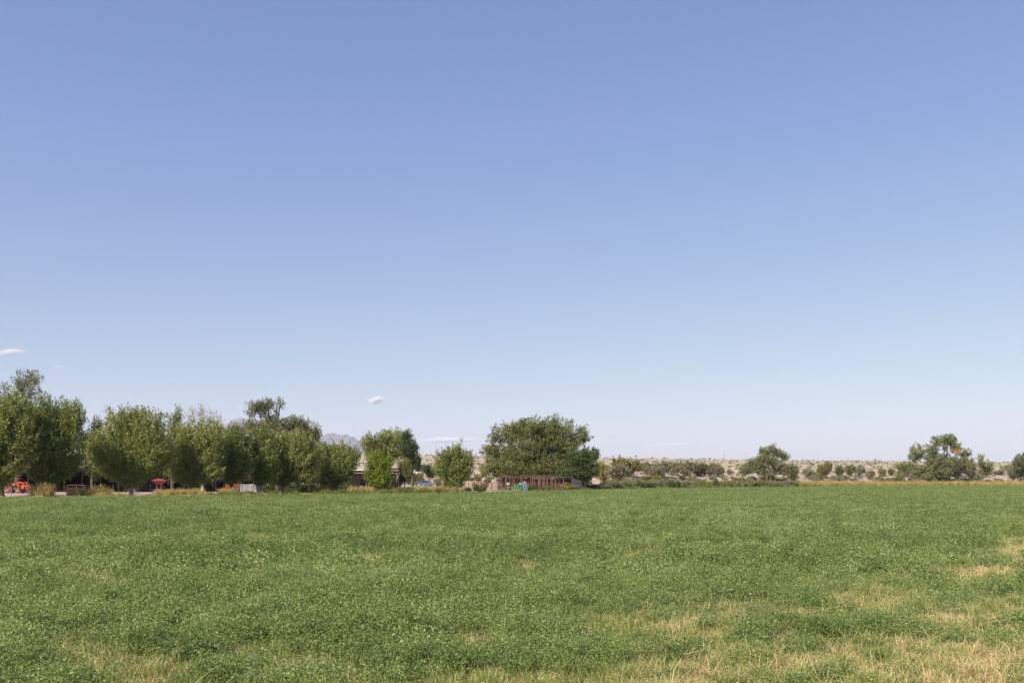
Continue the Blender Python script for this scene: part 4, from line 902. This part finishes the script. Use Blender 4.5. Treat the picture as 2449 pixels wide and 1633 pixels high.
c = at(1206, 180); r = empty('feed_trough', c, 'dark green feed trough on legs left of the green feeder', 'trough')
MB().prism([(-1.2, .65), (1.2, .65), (1.3, 1.0), (-1.3, 1.0)], -.3, .3).build('trough', solid('dark_green_paint', (.03, .065, .05), .6), r)
for x in (-.9, .9):
    for y in (-.2, .2): MB().box((x, y, .32), (.08, .08, .66)).build('leg', M['shadewood'], r)
c = at(1215, 179); r = empty('sign_post', c, 'short post carrying a small pale yellow board left of the green feeder', 'post')
MB().box((0, 0, .7), (.1, .1, 1.4)).build('post', M['tanwall'], r); MB().box((0, -.07, 1.45), (.5, .04, .35)).build('board', solid('pale_yellow_board', (.55, .45, .22), .7), r)
c = at(1225, 177); r = empty('wooden_post', c, 'pale wooden gate post left of the green feeder', 'post'); MB().tube([(0, 0, 0), (.02, 0, 1.0)], .09, 8).build('post', M['tanwall'], r)
c = at(1012, 176); r = empty('seesaw_pipe', c, 'fallen white and red pipes lying at an angle before the corral', 'pipe pile')
for a, b, m_ in (((-.9, 0, 1.3), (.2, 0, .5), 'white'), ((-.9, .2, .9), (1.2, .2, .55), 'rustpipe'), ((-.3, -.1, .4), (1.4, 0, .62), 'rustpipe')): MB().tube([a, b], .07, 6).build('pipe', M[m_], r)
# cattle
M['hide'] = solid('dark_brown_hide', (.05, .03, .025), .9)

# ------------------------------------------------------------------ clouds
def cloudmat(name, dens, sc, thr):
    m, nt, out = newmat(name); L = nt.links.new
    tc = N(nt, 'ShaderNodeTexCoord'); n = N(nt, 'ShaderNodeTexNoise', i_Scale=sc, i_Detail=5.0, i_Roughness=.6); L(tc.outputs['Object'], n.inputs['Vector'])
    # fade towards the rim of the unit ball
    ln = N(nt, 'ShaderNodeVectorMath', operation='LENGTH'); L(tc.outputs['Object'], ln.inputs[0])
    fo = N(nt, 'ShaderNodeMapRange', i_1=.15, i_2=1.0, i_3=.1, i_4=-.34); L(ln.outputs['Value'], fo.inputs[0])
    ad = N(nt, 'ShaderNodeMath', operation='ADD'); L(n.outputs['Fac'], ad.inputs[0]); L(fo.outputs[0], ad.inputs[1])
    mr = N(nt, 'ShaderNodeMapRange', i_1=thr, i_2=thr + .32, i_3=0.0, i_4=dens); L(ad.outputs[0], mr.inputs[0])
    v = N(nt, 'ShaderNodeVolumePrincipled'); v.inputs['Color'].default_value = (1, .98, .97, 1); v.inputs['Anisotropy'].default_value = .0
    L(mr.outputs[0], v.inputs['Density']); L(v.outputs[0], out.inputs['Volume']); return m
import bmesh
def cloud(px, py, wp, hp, Y, dens, sc, thr, label):
    bm = bmesh.new(); bmesh.ops.create_icosphere(bm, subdivisions=3, radius=1); me = bpy.data.meshes.new('cloud'); bm.to_mesh(me); bm.free()
    me.materials.append(cloudmat('cloud_vapour', dens, sc, thr)); o = bpy.data.objects.new('cloud', me); COL.objects.link(o)
    o.location = P(px, py, Y); o.scale = (wp * Y / F, max(hp, wp * .35) * Y / F, hp * Y / F); tag(o, label, 'cloud', 'small clouds in the lower sky')
YC = 22000
cloud(900, 955, 40, 20, YC, .05, 1.7, .44, 'small bright puffy cloud above the broad mountain ridge')
cloud(24, 841, 78, 18, YC, .02, 1.5, .43, 'flat white cloud low at the left edge above the trees')
cloud(142, 875, 26, 9, YC, .01, 1.5, .43, 'faint thin cloud right of the left edge cloud')
cloud(950, 975, 10, 8, YC, .004, 1.4, .5, 'tiny faint puff right of the bright cloud')
cloud(572, 975, 13, 7, YC, .01, 1.5, .43, 'tiny faint cloud above the pointed peak')
cloud(1075, 1051, 135, 11, YC, .03, 1.8, .38, 'long flat white cloud streak between the pine and the huge elm')
cloud(1610, 1062, 110, 8, YC, .014, 1.8, .39, 'faint long cloud streak low above the grey thicket')
cloud(2005, 1032, 30, 7, YC, .005, 1.6, .43, 'barely visible thin cloud left of the old cottonwood')
# ------------------------------------------------------------------ air
bm = bmesh.new(); bmesh.ops.create_cube(bm, size=1); me = bpy.data.meshes.new('haze'); bm.to_mesh(me); bm.free()
hm, nt, out = newmat('thin_air'); v = N(nt, 'ShaderNodeVolumePrincipled'); v.inputs['Density'].default_value = HAZE; v.inputs['Color'].default_value = (.74, .8, 1, 1); v.inputs['Anisotropy'].default_value = 0.0
nt.links.new(v.outputs[0], out.inputs['Volume']); me.materials.append(hm)
hzo = bpy.data.objects.new('haze', me); COL.objects.link(hzo); hzo.scale = (36000, 36000, 900); hzo.location = (0, 0, 450 - 30); tag(hzo, label='thin pale blue haze filling the air', kind='stuff')
